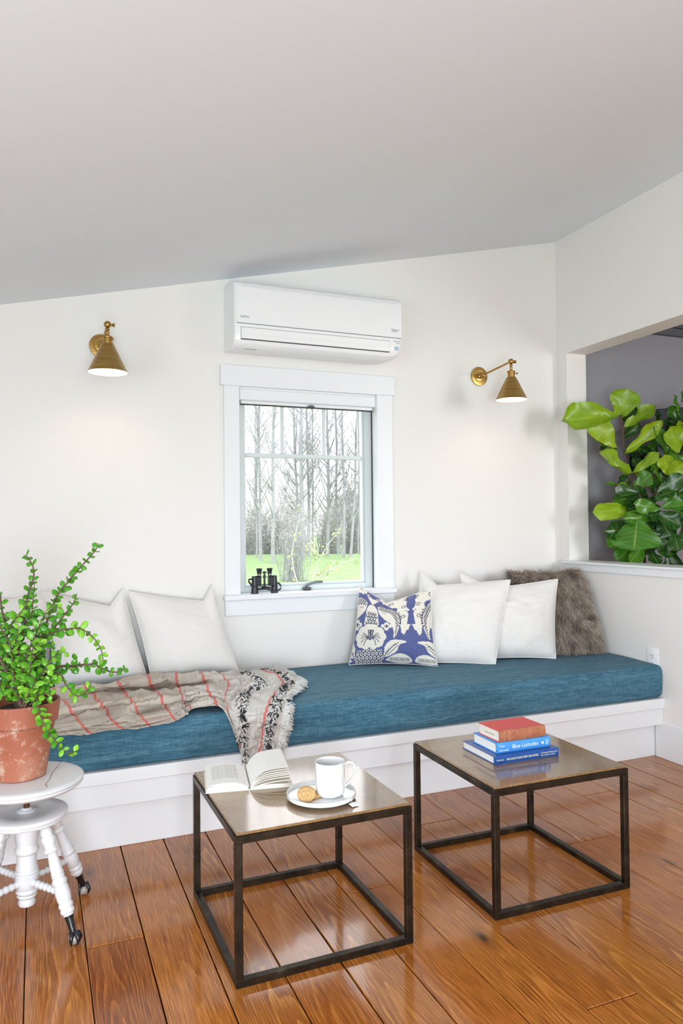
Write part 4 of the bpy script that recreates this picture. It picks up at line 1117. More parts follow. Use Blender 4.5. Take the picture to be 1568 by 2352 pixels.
JADE_STEMS = [
    ([(-2.878,-1.138,0.622),(-2.888,-1.138,0.665),(-2.9,-1.137,0.708),(-2.909,-1.138,0.757),(-2.915,-1.14,0.822),(-2.92,-1.142,0.887),(-2.928,-1.143,0.92),(-2.931,-1.145,0.959)], 0.0075),
    ([(-2.875,-1.14,0.623),(-2.882,-1.135,0.712),(-2.888,-1.13,0.78),(-2.87,-1.136,0.867),(-2.861,-1.138,0.936),(-2.854,-1.138,0.968),(-2.843,-1.139,1.004),(-2.843,-1.137,1.036),(-2.853,-1.129,1.059),(-2.863,-1.122,1.074)], 0.005),
    ([(-2.865,-1.133,0.626),(-2.856,-1.133,0.719),(-2.834,-1.137,0.784),(-2.813,-1.142,0.855),(-2.779,-1.152,0.949),(-2.751,-1.158,0.988),(-2.72,-1.165,1.027),(-2.689,-1.173,1.063),(-2.67,-1.175,1.086),(-2.661,-1.174,1.106)], 0.0045),
    ([(-2.862,-1.145,0.628),(-2.843,-1.161,0.756),(-2.804,-1.184,0.837),(-2.777,-1.202,0.876),(-2.754,-1.218,0.909),(-2.736,-1.231,0.935),(-2.727,-1.241,0.964)], 0.004),
    ([(-2.867,-1.154,0.631),(-2.834,-1.179,0.806),(-2.793,-1.205,0.849),(-2.745,-1.233,0.862),(-2.713,-1.254,0.861),(-2.681,-1.274,0.834),(-2.663,-1.289,0.8),(-2.659,-1.297,0.767)], 0.004),
    ([(-2.859,-1.147,0.628),(-2.834,-1.155,0.696),(-2.783,-1.175,0.743),(-2.741,-1.19,0.747),(-2.683,-1.211,0.751),(-2.653,-1.221,0.737),(-2.629,-1.228,0.727),(-2.607,-1.234,0.728),(-2.595,-1.237,0.734)], 0.005),
    ([(-2.855,-1.17,0.633),(-2.808,-1.197,0.727),(-2.772,-1.217,0.731),(-2.755,-1.229,0.699),(-2.731,-1.244,0.672),(-2.711,-1.258,0.676),(-2.691,-1.272,0.705)], 0.004),
    ([(-2.843,-1.197,0.638),(-2.826,-1.216,0.7),(-2.817,-1.231,0.724),(-2.834,-1.234,0.679),(-2.83,-1.246,0.647),(-2.82,-1.26,0.615),(-2.803,-1.277,0.581),(-2.778,-1.298,0.552),(-2.752,-1.319,0.53),(-2.733,-1.338,0.541)], 0.0035),
    ([(-2.909,-1.15,0.759),(-2.914,-1.155,0.84),(-2.899,-1.168,0.879),(-2.878,-1.182,0.909),(-2.857,-1.197,0.941)], 0.0035),
    ([(-2.883,-1.117,0.709),(-2.87,-1.13,0.857),(-2.849,-1.145,0.897),(-2.843,-1.155,0.956),(-2.84,-1.162,0.989)], 0.003),
    ([(-2.878,-1.16,0.63),(-2.908,-1.158,0.728),(-2.938,-1.155,0.794),(-2.949,-1.16,0.859),(-2.957,-1.166,0.905)], 0.006),
    ([(-2.883,-1.137,0.625),(-2.921,-1.136,0.693),(-2.968,-1.131,0.745),(-3.008,-1.128,0.77),(-3.028,-1.133,0.756)], 0.005),
    ([(-2.88,-1.105,0.618),(-2.929,-1.082,0.733),(-2.966,-1.063,0.815),(-2.99,-1.049,0.894),(-3.0,-1.041,0.96)], 0.005),
    ([(-2.873,-1.195,0.637),(-2.872,-1.206,0.734),(-2.852,-1.225,0.814),(-2.819,-1.249,0.894),(-2.802,-1.265,0.926),(-2.768,-1.288,0.929)], 0.0035),
    ([(-2.875,-1.205,0.64),(-2.895,-1.21,0.737),(-2.901,-1.22,0.817),(-2.923,-1.222,0.866),(-2.937,-1.228,0.898)], 0.004),
    ([(-2.864,-1.199,0.637),(-2.843,-1.217,0.702),(-2.814,-1.238,0.751),(-2.791,-1.257,0.789),(-2.762,-1.277,0.803)], 0.003),
    ([(-2.872,-1.217,0.642),(-2.86,-1.231,0.706),(-2.849,-1.246,0.77),(-2.843,-1.257,0.818),(-2.814,-1.278,0.835)], 0.003),
    ([(-2.872,-1.206,0.64),(-2.887,-1.215,0.69),(-2.912,-1.218,0.709),(-2.94,-1.22,0.696),(-2.963,-1.223,0.665)], 0.003),
    ([(-2.861,-1.2,0.637),(-2.834,-1.23,0.672),(-2.808,-1.259,0.688),(-2.791,-1.284,0.68)], 0.003),
    ([(-2.873,-1.195,0.637),(-2.881,-1.201,0.702),(-2.875,-1.213,0.767),(-2.886,-1.218,0.831),(-2.88,-1.23,0.876)], 0.003),
    ([(-2.871,-1.087,0.613),(-2.844,-1.095,0.695),(-2.828,-1.097,0.76),(-2.834,-1.091,0.826),(-2.843,-1.082,0.876)], 0.003),
    ([(-2.881,-1.083,0.613),(-2.918,-1.059,0.694),(-2.93,-1.044,0.76),(-2.918,-1.039,0.808)], 0.003),
    ([(-2.866,-1.23,0.645),(-2.854,-1.251,0.694),(-2.837,-1.273,0.728),(-2.854,-1.281,0.752)], 0.003),
    ([(-2.865,-1.144,0.625),(-2.831,-1.195,0.69),(-2.805,-1.243,0.71),(-2.794,-1.284,0.742)], 0.003),
]
FIG_LEAVES = [
    ((0.162,-0.311,1.755),(-0.153,-0.245,1.733),0.146,0.75),
    ((0.244,-0.237,1.753),(0.245,-0.306,1.906),0.130,0.80),
    ((0.283,-0.23,1.696),(0.404,-0.348,1.813),0.072,0.70),
    ((0.19,-0.276,1.58),(0.017,-0.273,1.737),0.128,1.00),
    ((0.271,-0.244,1.553),(0.418,-0.374,1.729),0.065,0.70),
    ((0.303,-0.197,1.745),(0.332,-0.275,1.818),0.046,0.10),
    ((0.318,-0.179,1.647),(0.365,-0.265,1.722),0.053,0.05),
    ((0.228,-0.227,1.573),(0.074,-0.229,1.633),0.046,0.60),
    ((0.274,-0.264,1.426),(0.087,-0.254,1.553),0.078,0.95),
    ((0.292,-0.272,1.433),(0.39,-0.38,1.546),0.052,0.70),
    ((0.246,-0.18,1.571),(0.133,-0.198,1.576),0.036,0.20),
    ((0.501,-0.339,1.524),(0.391,-0.362,1.694),0.065,0.50),
    ((0.515,-0.399,1.545),(0.426,-0.43,1.686),0.103,0.95),
    ((0.543,-0.356,1.497),(0.465,-0.39,1.57),0.052,0.50),
    ((0.461,-0.374,1.422),(0.39,-0.412,1.527),0.071,0.85),
    ((0.461,-0.374,1.422),(0.502,-0.458,1.481),0.084,0.75),
    ((0.464,-0.321,1.386),(0.358,-0.344,1.52),0.039,0.50),
    ((0.292,-0.292,1.347),(0.338,-0.378,1.426),0.077,0.40),
    ((0.361,-0.236,1.423),(0.364,-0.303,1.458),0.059,0.70),
    ((0.327,-0.328,1.332),(0.128,-0.31,1.306),0.077,0.25),
    ((0.278,-0.178,1.352),(0.295,-0.251,1.415),0.059,0.10),
    ((0.28,-0.265,1.348),(0.175,-0.287,1.365),0.036,0.70),
    ((0.228,-0.222,1.369),(0.133,-0.248,1.373),0.029,0.50),
    ((0.409,-0.34,1.326),(0.504,-0.446,1.412),0.071,0.25),
    ((0.284,-0.319,1.229),(0.021,-0.274,1.218),0.090,0.65),
    ((0.38,-0.391,1.23),(0.207,-0.385,1.253),0.070,0.50),
    ((0.385,-0.393,1.24),(0.461,-0.49,1.25),0.070,0.50),
    ((0.4,-0.314,1.288),(0.479,-0.412,1.317),0.058,0.40),
    ((0.365,-0.362,1.183),(0.166,-0.345,1.178),0.070,0.30),
    ((0.377,-0.335,1.216),(0.484,-0.443,1.136),0.084,0.20),
    ((0.246,-0.356,1.171),(0.183,-0.391,1.001),0.190,0.30),
    ((0.264,-0.233,1.166),(0.16,-0.254,1.121),0.052,0.40),
    ((0.273,-0.299,1.035),(0.145,-0.309,0.942),0.083,0.40),
    ((0.384,-0.325,1.112),(0.385,-0.388,0.99),0.097,0.20),
    ((0.492,-0.305,1.111),(0.48,-0.362,0.955),0.085,0.50),
    ((0.381,-0.3,1.007),(0.389,-0.366,0.919),0.078,0.25),
    ((0.482,-0.387,1.091),(0.458,-0.44,0.996),0.083,0.15),
    ((0.569,-0.381,1.149),(0.532,-0.428,1.02),0.078,0.20),
    ((0.586,-0.347,1.79),(0.508,-0.382,1.876),0.039,0.50),
    ((0.629,-0.331,1.735),(0.538,-0.36,1.779),0.040,0.05),
    ((0.582,-0.397,1.671),(0.479,-0.42,1.703),0.058,0.80),
    ((0.608,-0.3,1.698),(0.493,-0.318,1.724),0.060,0.05),
    ((0.503,-0.254,1.552),(0.383,-0.269,1.573),0.053,0.08),
    ((0.586,-0.376,1.608),(0.603,-0.451,1.756),0.098,0.80),
    ((0.584,-0.35,1.446),(0.643,-0.442,1.57),0.092,0.60),
    ((0.549,-0.355,1.32),(0.638,-0.457,1.342),0.091,0.40),
    ((0.537,-0.347,1.215),(0.626,-0.449,1.18),0.098,0.30),
    ((0.626,-0.335,1.414),(0.626,-0.397,1.292),0.079,0.30),
    ((0.436,-0.211,1.379),(0.342,-0.24,1.529),0.073,0.05),
    ((0.486,-0.234,1.459),(0.5,-0.306,1.527),0.067,0.05),
    ((0.446,-0.224,1.251),(0.358,-0.254,1.336),0.066,0.08),
    ((0.491,-0.273,1.15),(0.383,-0.292,1.099),0.079,0.10),
    ((0.625,-0.353,1.811),(0.552,-0.39,1.894),0.066,0.30),
    ((0.436,-0.326,1.17),(0.448,-0.395,1.079),0.091,0.15),
]
FIG_STEMS = [
    ([(0.289,-0.249,1.428),(0.319,-0.26,1.349),(0.355,-0.274,1.289),(0.349,-0.269,1.217),(0.373,-0.277,1.086),(0.38,-0.275,0.856)],0.008),
    ([(0.507,-0.339,1.425),(0.452,-0.315,1.347),(0.41,-0.296,1.289),(0.379,-0.281,1.184),(0.376,-0.277,1.053)],0.008),
    ([(0.318,-0.253,1.021),(0.315,-0.248,0.889)],0.004),
    ([(0.289,-0.249,1.428),(0.268,-0.243,1.553),(0.259,-0.242,1.691),(0.247,-0.239,1.769)],0.006),
    ([(0.507,-0.339,1.425),(0.549,-0.36,1.543),(0.568,-0.371,1.74)],0.006),
]

def rand_unit(rnd):
    while True:
        v = Vector((rnd.uniform(-1, 1), rnd.uniform(-1, 1), rnd.uniform(-1, 1)))
        if 0.1 < v.length < 1: return v.normalized()

def jade_plant():
    bx, by, bz = -2.88, -1.125, 0.4275
    r = thing('potted_jade_plant', (bx, by, bz), 'leafy small-leaved succulent in a weathered terracotta pot on the piano stool', 'plant')
    m = MB(); m.lathe([(0, 0), (.066, 0), (.071, .003), (.0735, .012), (.0960, .152), (.1005, .156), (.1045, .160), (.1120, .214), (.1115, .219), (.108, .2205), (.1045, .218), (.100, .200), (.0935, .168), (.090, .15), (.06, .01), (0, .01)], 72)
    m.build('pot', 'terracotta', r, 35, world=False)
    m = MB()
    N = 26; vs = [(0, 0, .190)]; fs = []
    for i in range(1, 6):
        for k in range(N):
            a = 2 * PI * k / N; rr = .0985 * i / 5; vs.append((rr * math.cos(a), rr * math.sin(a), .190 + .006 * fbm((rr * 40 * math.cos(a), rr * 40 * math.sin(a), 0))))
    for k in range(N): fs.append((0, 1 + k, 1 + (k + 1) % N))
    for i in range(4):
        for k in range(N): fs.append((1 + i * N + k, 1 + (i + 1) * N + k, 1 + (i + 1) * N + (k + 1) % N, 1 + i * N + (k + 1) % N))
    m.add(vs, fs); m.build('soil', 'soil', r, 180, world=False)
    rnd = random.Random(21)
    # leaf shapes: thick obovate pads
    shapes = []
    for s in range(6):
        m = MB(); segs, rings = 8, 6; vs = []; fs = []
        wid = (.47, .50, .45, .54, .48, .43)[s]; cup = (.10, -.05, .16, .05, .12, 0)[s]
        for i in range(rings + 1):
            t = i / rings; hw = wid * math.sin(PI * t ** .8) ** .75 * (.55 + .45 * t) if 0 < t < 1 else .015
            for k in range(segs):
                a = 2 * PI * k / segs; x = hw * math.cos(a); y = t; z = .075 * math.sin(a) * (math.sin(PI * t) ** .6 if 0 < t < 1 else .2) + cup * (x * x * 2 - t * t * .5)
                vs.append((x, y, z))
        for i in range(rings):
            for k in range(segs): fs.append((i * segs + k, i * segs + (k + 1) % segs, (i + 1) * segs + (k + 1) % segs, (i + 1) * segs + k))
        fs.append(tuple(range(segs))); fs.append(tuple(rings * segs + k for k in range(segs - 1, -1, -1)))
        m.add(vs, fs); me = bpy.data.meshes.new('leaf'); me.from_pydata(m.v, [], m.f)
        me.polygons.foreach_set('use_smooth', [True] * len(me.polygons)); me.materials.append(MATS['jade_leaf']); shapes.append(me)
    leaves = []
    cam_dir = Vector((-.38, -.92, .1))
    base = Vector((bx, by, bz))
    for si, (pts, rad) in enumerate(JADE_STEMS):
        pl = catmull(pts, 8); n = len(pl)
        if pl[0].z < bz + .19: pl[0].z = bz + .185
        m = MB(); m.tube([p - base for p in pl], [rad * (1 - .72 * i / (n - 1)) for i in range(n)], 7)
        m.build('branch', 'bark_brown', r, 60, world=False)
        dist = 0; nxt = .030 + .01 * rnd.random(); turn = rnd.uniform(0, 6)
        total = sum((pl[i + 1] - pl[i]).length for i in range(n - 1))
        for i in range(n - 1):
            seg = pl[i + 1] - pl[i]; dist += seg.length
            while dist > nxt:
                p = pl[i + 1] - seg.normalized() * (dist - nxt); nxt += rnd.uniform(.0155, .0225); turn += PI / 2 + rnd.uniform(-.3, .3)
                if p.z < bz + .16 and (p - base).xy.length < .1: continue
                d = seg.normalized(); a = d.orthogonal().normalized(); b = d.cross(a); f = nxt / max(total, .01)
                for s in (0, PI):
                    o = (a * math.cos(turn + s) + b * math.sin(turn + s)); out = (o + d * rnd.uniform(.25, .8)).normalized()
                    size = rnd.uniform(.0215, .0310) * (1.0 if f < .85 else .75)
                    nn = (d * .35 + cam_dir * rnd.uniform(.6, 1.5) + Vector((0, 0, .45)) + rand_unit(rnd) * .6)
                    nn = (nn - out * nn.dot(out)).normalized(); xx = out.cross(nn).normalized()
                    Mx = Matrix(((xx.x, out.x, nn.x, p.x - bx), (xx.y, out.y, nn.y, p.y - by), (xx.z, out.z, nn.z, p.z - bz), (0, 0, 0, 1))) @ Matrix.Diagonal((size, size, size, 1))
                    leaves.append((p, Mx, rnd.randrange(6), rnd.random()))
                    # short side shoots fill the heart of the plant
                    if f < .62 and rnd.random() < .42:
                        q = p + out * rnd.uniform(.012, .03); o2 = rand_unit(rnd); o2 = (o2 + out).normalized()
                        nn2 = (cam_dir * .8 + rand_unit(rnd) * .7); nn2 = (nn2 - o2 * nn2.dot(o2)).normalized(); x2 = o2.cross(nn2)
                        Mx2 = Matrix(((x2.x, o2.x, nn2.x, q.x - bx), (x2.y, o2.y, nn2.y, q.y - by), (x2.z, o2.z, nn2.z, q.z - bz), (0, 0, 0, 1))) @ Matrix.Diagonal((size, size, size, 1))
                        leaves.append((q, Mx2, rnd.randrange(6), rnd.random()))
    cp = cam.location if cam.location.length > 0 else Vector((-2.83, -3.5, 1.15))
    def vis(p):                                           # largest in view first: in front and inside the picture's width
        d = p - Vector((-2.83325, -3.49611, 1.15)); z = d.dot(CF); x = 784 + 1687.5 * d.dot(CR) / z
        return (0 if x > 2 else 1, z)
    leaves.sort(key=lambda t: vis(t[0]))
    for p, Mx, s, _ in leaves[:300]:
        o = bpy.data.objects.new('leaf', shapes[s]); COL.objects.link(o); o.parent = r; o.matrix_local = Mx
    m = MB()
    for p, Mx, s, _ in leaves[300:]:
        me = shapes[s]; m.add([(Mx @ v.co)[:] for v in me.vertices], [tuple(q.vertices) for q in me.polygons])
    if m.v:
        o = m.build('foliage', 'jade_leaf', r, 180, world=False, fixn=False); o['kind'] = 'stuff'
jade_plant()

# ------------------------------------------------------------------ wall sconces
def sconce(x, label, shade_rot):
    r = thing('wall_sconce', (x, 0, 1.982), label, 'wall lamp', 'pair of brass sconces')
    Y = Matrix.Rotation(PI / 2, 4, 'X')                   # local z -> -y
    def L(name, prof, M, mat='brass_aged', seg=36, par=r, sm=40, caps=True):
        m = MB(); m.lathe(prof, seg, M, caps=caps); return m.build(name, mat, par, sm, world=False)
    bp = L('backplate', [(0.053, 0.0005), (.0535, .004), (.052, .007), (.040, .0085), (.039, .0075), (.0345, .0080), (.0335, .0095), (.031, .0085), (.026, .0100), (.014, .0105), (.012, .014), (0, .014)], Y, seg=56)
    L('knuckle', [(0.009, .010), (.0125, .014), (.0125, .019), (.008, .022), (.008, .026), (.0105, .029), (.0145, .035), (.0155, .042), (.0135, .050), (.009, .055), (0, .056)], Y)
    bx = (0.002, -.300, .021)
    m = MB(); m.tube([(0, -.046, 0), bx], .0056, 14); m.build('arm', 'brass_aged', r, 60, world=False)
    m = MB(); m.ball(bx, .0152, 20, 12); bl = m.build('ball_joint', 'brass_aged', r, 60, world=False)
    m = MB(); m.lathe([(.004, 0), (.004, .018), (.008, .020), (.0062, .0235), (.009, .027), (.009, .029), (0, .029)], 16, Matrix.Translation(bx) @ Matrix.Rotation(PI / 2, 4, 'Y'))
    m.build('clamp_screw', 'brass_aged', bl, 40, world=False)
    T = Matrix.Translation((bx[0], bx[1], 0))
    L('stem', [(.0055, .005), (.0088, .002), (.0088, -.002), (.006, -.004), (.0058, -.008), (.008, -.011), (.008, -.013), (.0065, -.016), (.0085, -.026), (.010, -.030)][::-1], T)
    sk = L('socket', [(.0185, -.064), (.0185, -.037), (.0205, -.036), (.0215, -.0335), (.0205, -.0295), (.016, -.0285), (.010, -.0275)], T)
    m = MB(); dv = Vector((.55, -.83, 0)).normalized(); c0 = Vector((bx[0], bx[1], -.045))
    m.tube([c0 + dv * .016, c0 + dv * .030], .0026, 10); m.ball(c0 + dv * .033, .0052, 12, 8); m.build('switch_key', 'brass_aged', sk, 60, world=False)
    # conical shade: brass outside, white inside
    sh = L('shade', [(.0815, -.1805), (.0825, -.1790), (.0800, -.1765), (.0275, -.0665), (.0235, -.0625), (.018, -.062)], T, seg=64, caps=False)
    L('shade_lining', [(.0805, -.1802), (.0788, -.1765), (.0265, -.0675), (.0, -.066)], T, 'shade_white', 64, sh, caps=False)
    L('bulb', [(0, -.150), (.012, -.148), (.020, -.140), (.0225, -.128), (.020, -.115), (.013, -.102), (.0115, -.085), (.0115, -.068)], T, 'bulb_glow', 24, r, 180)
sconce(-2.560, 'brass cone wall lamp left of the window, seen head on', 0)
sconce(-0.541, 'brass cone wall lamp right of the window, its arm seen from the side', 0)

# ------------------------------------------------------------------ air conditioner
def air_conditioner():
    x0, x1 = -1.992, -1.130
    r = thing('air_conditioner', ((x0 + x1) / 2, 0, 2.0), 'white wall-mounted split air conditioner above the window', 'air conditioner')
    prof = [(0.0, 1.998), (-.10, 1.986), (-.150, 1.984), (-.176, 1.989), (-.193, 2.000), (-.202, 2.018), (-.2065, 2.045), (-.208, 2.092), (-.208, 2.255), (-.203, 2.277), (-.192, 2.290), (-.17, 2.298), (-.07, 2.304), (0, 2.304)]
    prof = [(y - .0008, z) for y, z in prof]
    m = MB(); n = len(prof)
    vs = []
    xs = [(x0, .965, 0), (x0 + .004, .985, 0), (x0 + .012, 1.0, 0), (x1 - .075, 1.0, 0), (x1 - .05, 1.0, .004), (x1 - .03, 1.0, .011), (x1 - .012, 1.0, .021), (x1 - .004, .985, .026), (x1, .965, .030)]
    for x, s, up in xs:
        for y, z in prof: vs.append((x, y * s, 2.15 + (z - 2.15) * (s * .5 + .5) + (up * (2.06 - z) / .076 if z < 2.06 else 0)))
    fs = []
    for i in range(len(xs) - 1):
        for j in range(n): fs.append((i * n + j, (i + 1) * n + j, (i + 1) * n + (j + 1) % n, i * n + (j + 1) % n))
    fs.append(tuple(range(n))); fs.append(tuple((len(xs) - 1) * n + j for j in range(n - 1, -1, -1)))
    m.add(vs, fs); m.build('body', 'plastic_white', r, 30)
    # front panel, slightly proud, with a grey strip painted as its intake groove's shade
    def slab(name, mat, xa, xb, pr, th, par=r, sm=40):
        m = MB(); out = [(y - th, z) for y, z in pr]; inn = [(y + .004, z) for y, z in reversed(pr)]
        m.prism(out + inn, 'x', xa, xb); return m.build(name, mat, par, sm)
    fp = slab('front_panel', 'plastic_white', x0 + .008, x1 - .004, [(-.2085, 2.094), (-.2095, 2.18), (-.2085, 2.250), (-.204, 2.271), (-.196, 2.284), (-.188, 2.289)], .0035)
    slab('panel_gap', 'plastic_grey_print', x0 + .010, x1 - .006, [(-.2085, 2.0905), (-.2085, 2.0935)], .0006)
    m = MB(); m.box(x0 + .035, x1 - .028, -.2098, -.204, 2.2655, 2.2675); m.build('intake_groove', simple('groove_shade', (.62, .62, .64), .5), fp, 0)
    # louver: dark surround, flap with its crease shade painted as a grey strip, lower lip
    la, lb = x0 + .030, x1 - .068
    slab('louver_gap', 'plastic_dark', la, lb, [(-.2015, 2.0175), (-.2055, 2.0400), (-.2075, 2.0755)], .0022)
    lv = slab('louver', 'plastic_white', la + .0015, lb - .0015, [(-.2026, 2.0225), (-.2057, 2.0420), (-.2074, 2.0735)], .0042)
    slab('louver_crease', simple('crease_shade', (.70, .70, .72), .4), la + .004, lb - .004, [(-.2056, 2.0425), (-.2057, 2.0435)], .0046, lv)
    slab('lower_lip', 'plastic_white', la - .012, lb + .006, [(-.1935, 2.0005), (-.2005, 2.0165)], .0025)
    # print
    F = frame_matrix
    text_mesh('logo', 'FUJITSU', .0125, F((x0 + .026, -.2133, 2.118), (1, 0, 0), (0, 0, 1)), 'plastic_grey_print', r)
    text_mesh('logo', 'Halcyon', .0135, F((x1 - .062, -.2133, 2.128), (1, 0, 0), (0, 0, 1)), 'plastic_grey_print', r)
    text_mesh('logo', 'INVERTER', .0055, F((x1 - .058, -.2133, 2.1205), (1, 0, 0), (0, 0, 1)), 'plastic_grey_print', r)
    ey = Vector((0, -.22, .97)).normalized()
    for k, (s, z) in enumerate((('OPERATION', 2.0735), ('TIMER', 2.0645), ('ECONOMY', 2.0555))):
        y = -.2085 + .0012 * k
        text_mesh('indicator_text', s, .0058, F((x1 - .018, y - .0008, z), (1, 0, 0), ey), 'plastic_grey_print', r, align='RIGHT')
        m = MB(); m.box(x1 - .0165, x1 - .0125, y - .0012, y + .004, z, z + .004); m.build('indicator_lamp', 'plastic_blue_print', r, 0)
    m = MB(); m.prism([(-.2088, 2.0500), (-.2068, 2.0320), (-.2030, 2.0320), (-.2040, 2.0500)], 'x', x1 - .042, x1 - .019); m.build('sensor_window', 'plastic_blue_print', r, 0)
    m = MB()                                              # two lines of print too small to read
    for k in range(7):
        xa = x0 + .058 + k * .0085; m.box(xa, xa + .0065, -.1625, -.1605, 1.9832, 1.9850)
    m.build('caution_print', 'plastic_grey_print', r, 0)
air_conditioner()

# ------------------------------------------------------------------ binoculars
def binoculars():
    bx, by, bz = -1.797, 0.002, 0.8246
    r = thing('binoculars', (bx, by, bz), 'black binoculars standing upright on the window sill', 'binoculars')
    for s in (-1, 1):
        T = Matrix.Translation((s * .0495, -.002 * s, 0))
        m = MB(); m.lathe([(0, .001), (.0155, .001), (.0165, 0), (.0178, 0), (.0180, .006), (.0172, .010), (.0150, .034), (.0158, .037), (.0156, .044), (.0140, .078), (.0132, .085), (.0, .086)], 28, T)
        bl = m.build('barrel', 'binocular_black', r, 40, world=False)
        m = MB(); m.lathe([(.0183, .0), (.0183, .003), (.0178, .003)], 28, T); m.build('objective_ring', 'binocular_black', bl, 40, world=False)
        xa, xb = sorted((s * .046, s * .0195))
        m = MB(); m.box(xa, xb, -.017, .017, .036, .083, .006, 3); m.build('prism_housing', 'binocular_leather', r, 50, world=False)
        m = MB(); m.box(min(xa, s * .055), max(xb, s * .055), -.0165, .0165, .082, .0865, .002); m.build('cover_plate', 'binocular_black', r, 0, world=False)
        E = Matrix.Translation((s * .0268, 0, 0))
        m = MB(); m.lathe([(.0095, .085), (.0095, .096), (.0118, .098), (.0118, .103), (.0105, .105), (.0125, .108), (.0135, .114), (.0142, .1185), (.0148, .1195), (.0148, .122), (.0125, .1225), (.010, .119), (0, .119)], 24, E)
        ep = m.build('eyepiece', 'binocular_black', r, 40, world=False)
        m = MB(); m.lathe([(.0097, .089), (.0097, .0915), (.0094, .0915)], 24, E); m.build('chrome_ring', 'binocular_chrome', ep, 40, world=False)
    m = MB(); m.lathe([(0, .030), (.004, .030), (.005, .034), (.005, .078), (.0068, .080), (.0068, .086), (.005, .088), (.005, .100), (.0075, .101), (.0075, .108), (0, .109)], 18); m.build('hinge', 'binocular_black', r, 40, world=False)
    m = MB(); m.box(-.022, .022, -.003, .003, .098, .101, .001); m.box(-.024, .024, -.006, .006, .041, .0445, .001); m.box(-.024, .024, -.006, .006, .0765, .0795, .001); m.build('bridge', 'binocular_black', r, 0, world=False)
    # strap: flat band coiled over the sill
    path = catmull([(-.052, .014, .070), (-.076, .016, .066), (-.066, .020, .046), (-.040, .022, .020), (.0, -.020, .022), (.035, -.028, .012), (.065, -.026, .014), (.082, -.012, .026), (.078, .006, .042), (.060, .012, .048), (.066, .010, .030), (.030, -.018, .026), (-.01, .02, .028)], 6)
    m = MB(); vs = []; fs = []; n = len(path)
    for i, p in enumerate(path):
        d = (path[min(i + 1, n - 1)] - path[max(i - 1, 0)]).normalized(); w = Vector((0, 0, 1)) - d * d.z; w = w.normalized() if w.length > .05 else Vector((0, 1, 0)); b = d.cross(w)
        for cw, cb in ((-1, -.3), (1, -.3), (1, .3), (-1, .3)):
            q = p + w * .0042 * cw + b * .003 * cb; q.z = max(q.z, .0006); vs.append(q)
    for i in range(n - 1):
        for k in range(4): fs.append((i * 4 + k, i * 4 + (k + 1) % 4, (i + 1) * 4 + (k + 1) % 4, (i + 1) * 4 + k))
    m.add(vs, fs); m.build('strap', 'binocular_leather', r, 60, world=False)
binoculars()

# ------------------------------------------------------------------ outlet on the right wall
def outlet():
    cy, z0, z1 = -.694, .408, .528
    r = thing('wall_outlet', (0, cy, (z0 + z1) / 2), 'white duplex power outlet on the right wall beside the blue cushion', 'outlet')
    m = MB(); m.box(-.0055, 0.0, cy - .037, cy + .037, z0, z1, .002, 2); m.build('cover_plate', 'plastic_white', r, 40)
    for zc in (z1 - .040, z0 + .040):
        m = MB(); m.lathe([(0, .0), (.0168, 0), (.0165, .0015), (0, .0015)], 24, Matrix.Translation((-.0052, cy, zc)) @ Matrix.Rotation(-PI / 2, 4, 'Y')); s = m.build('receptacle', 'plastic_white', r, 40)
        m = MB()
        for dy in (-.0062, .0062): m.box(-.0072, -.0060, cy + dy - .0011, cy + dy + .0011, zc - .001, zc + .0075)
        m.lathe([(0, .0), (.0026, 0), (.0026, .0012), (0, .0012)], 10, Matrix.Translation((-.0060, cy, zc - .0075)) @ Matrix.Rotation(-PI / 2, 4, 'Y')); m.build('slot', 'plastic_dark', s, 0)
outlet()

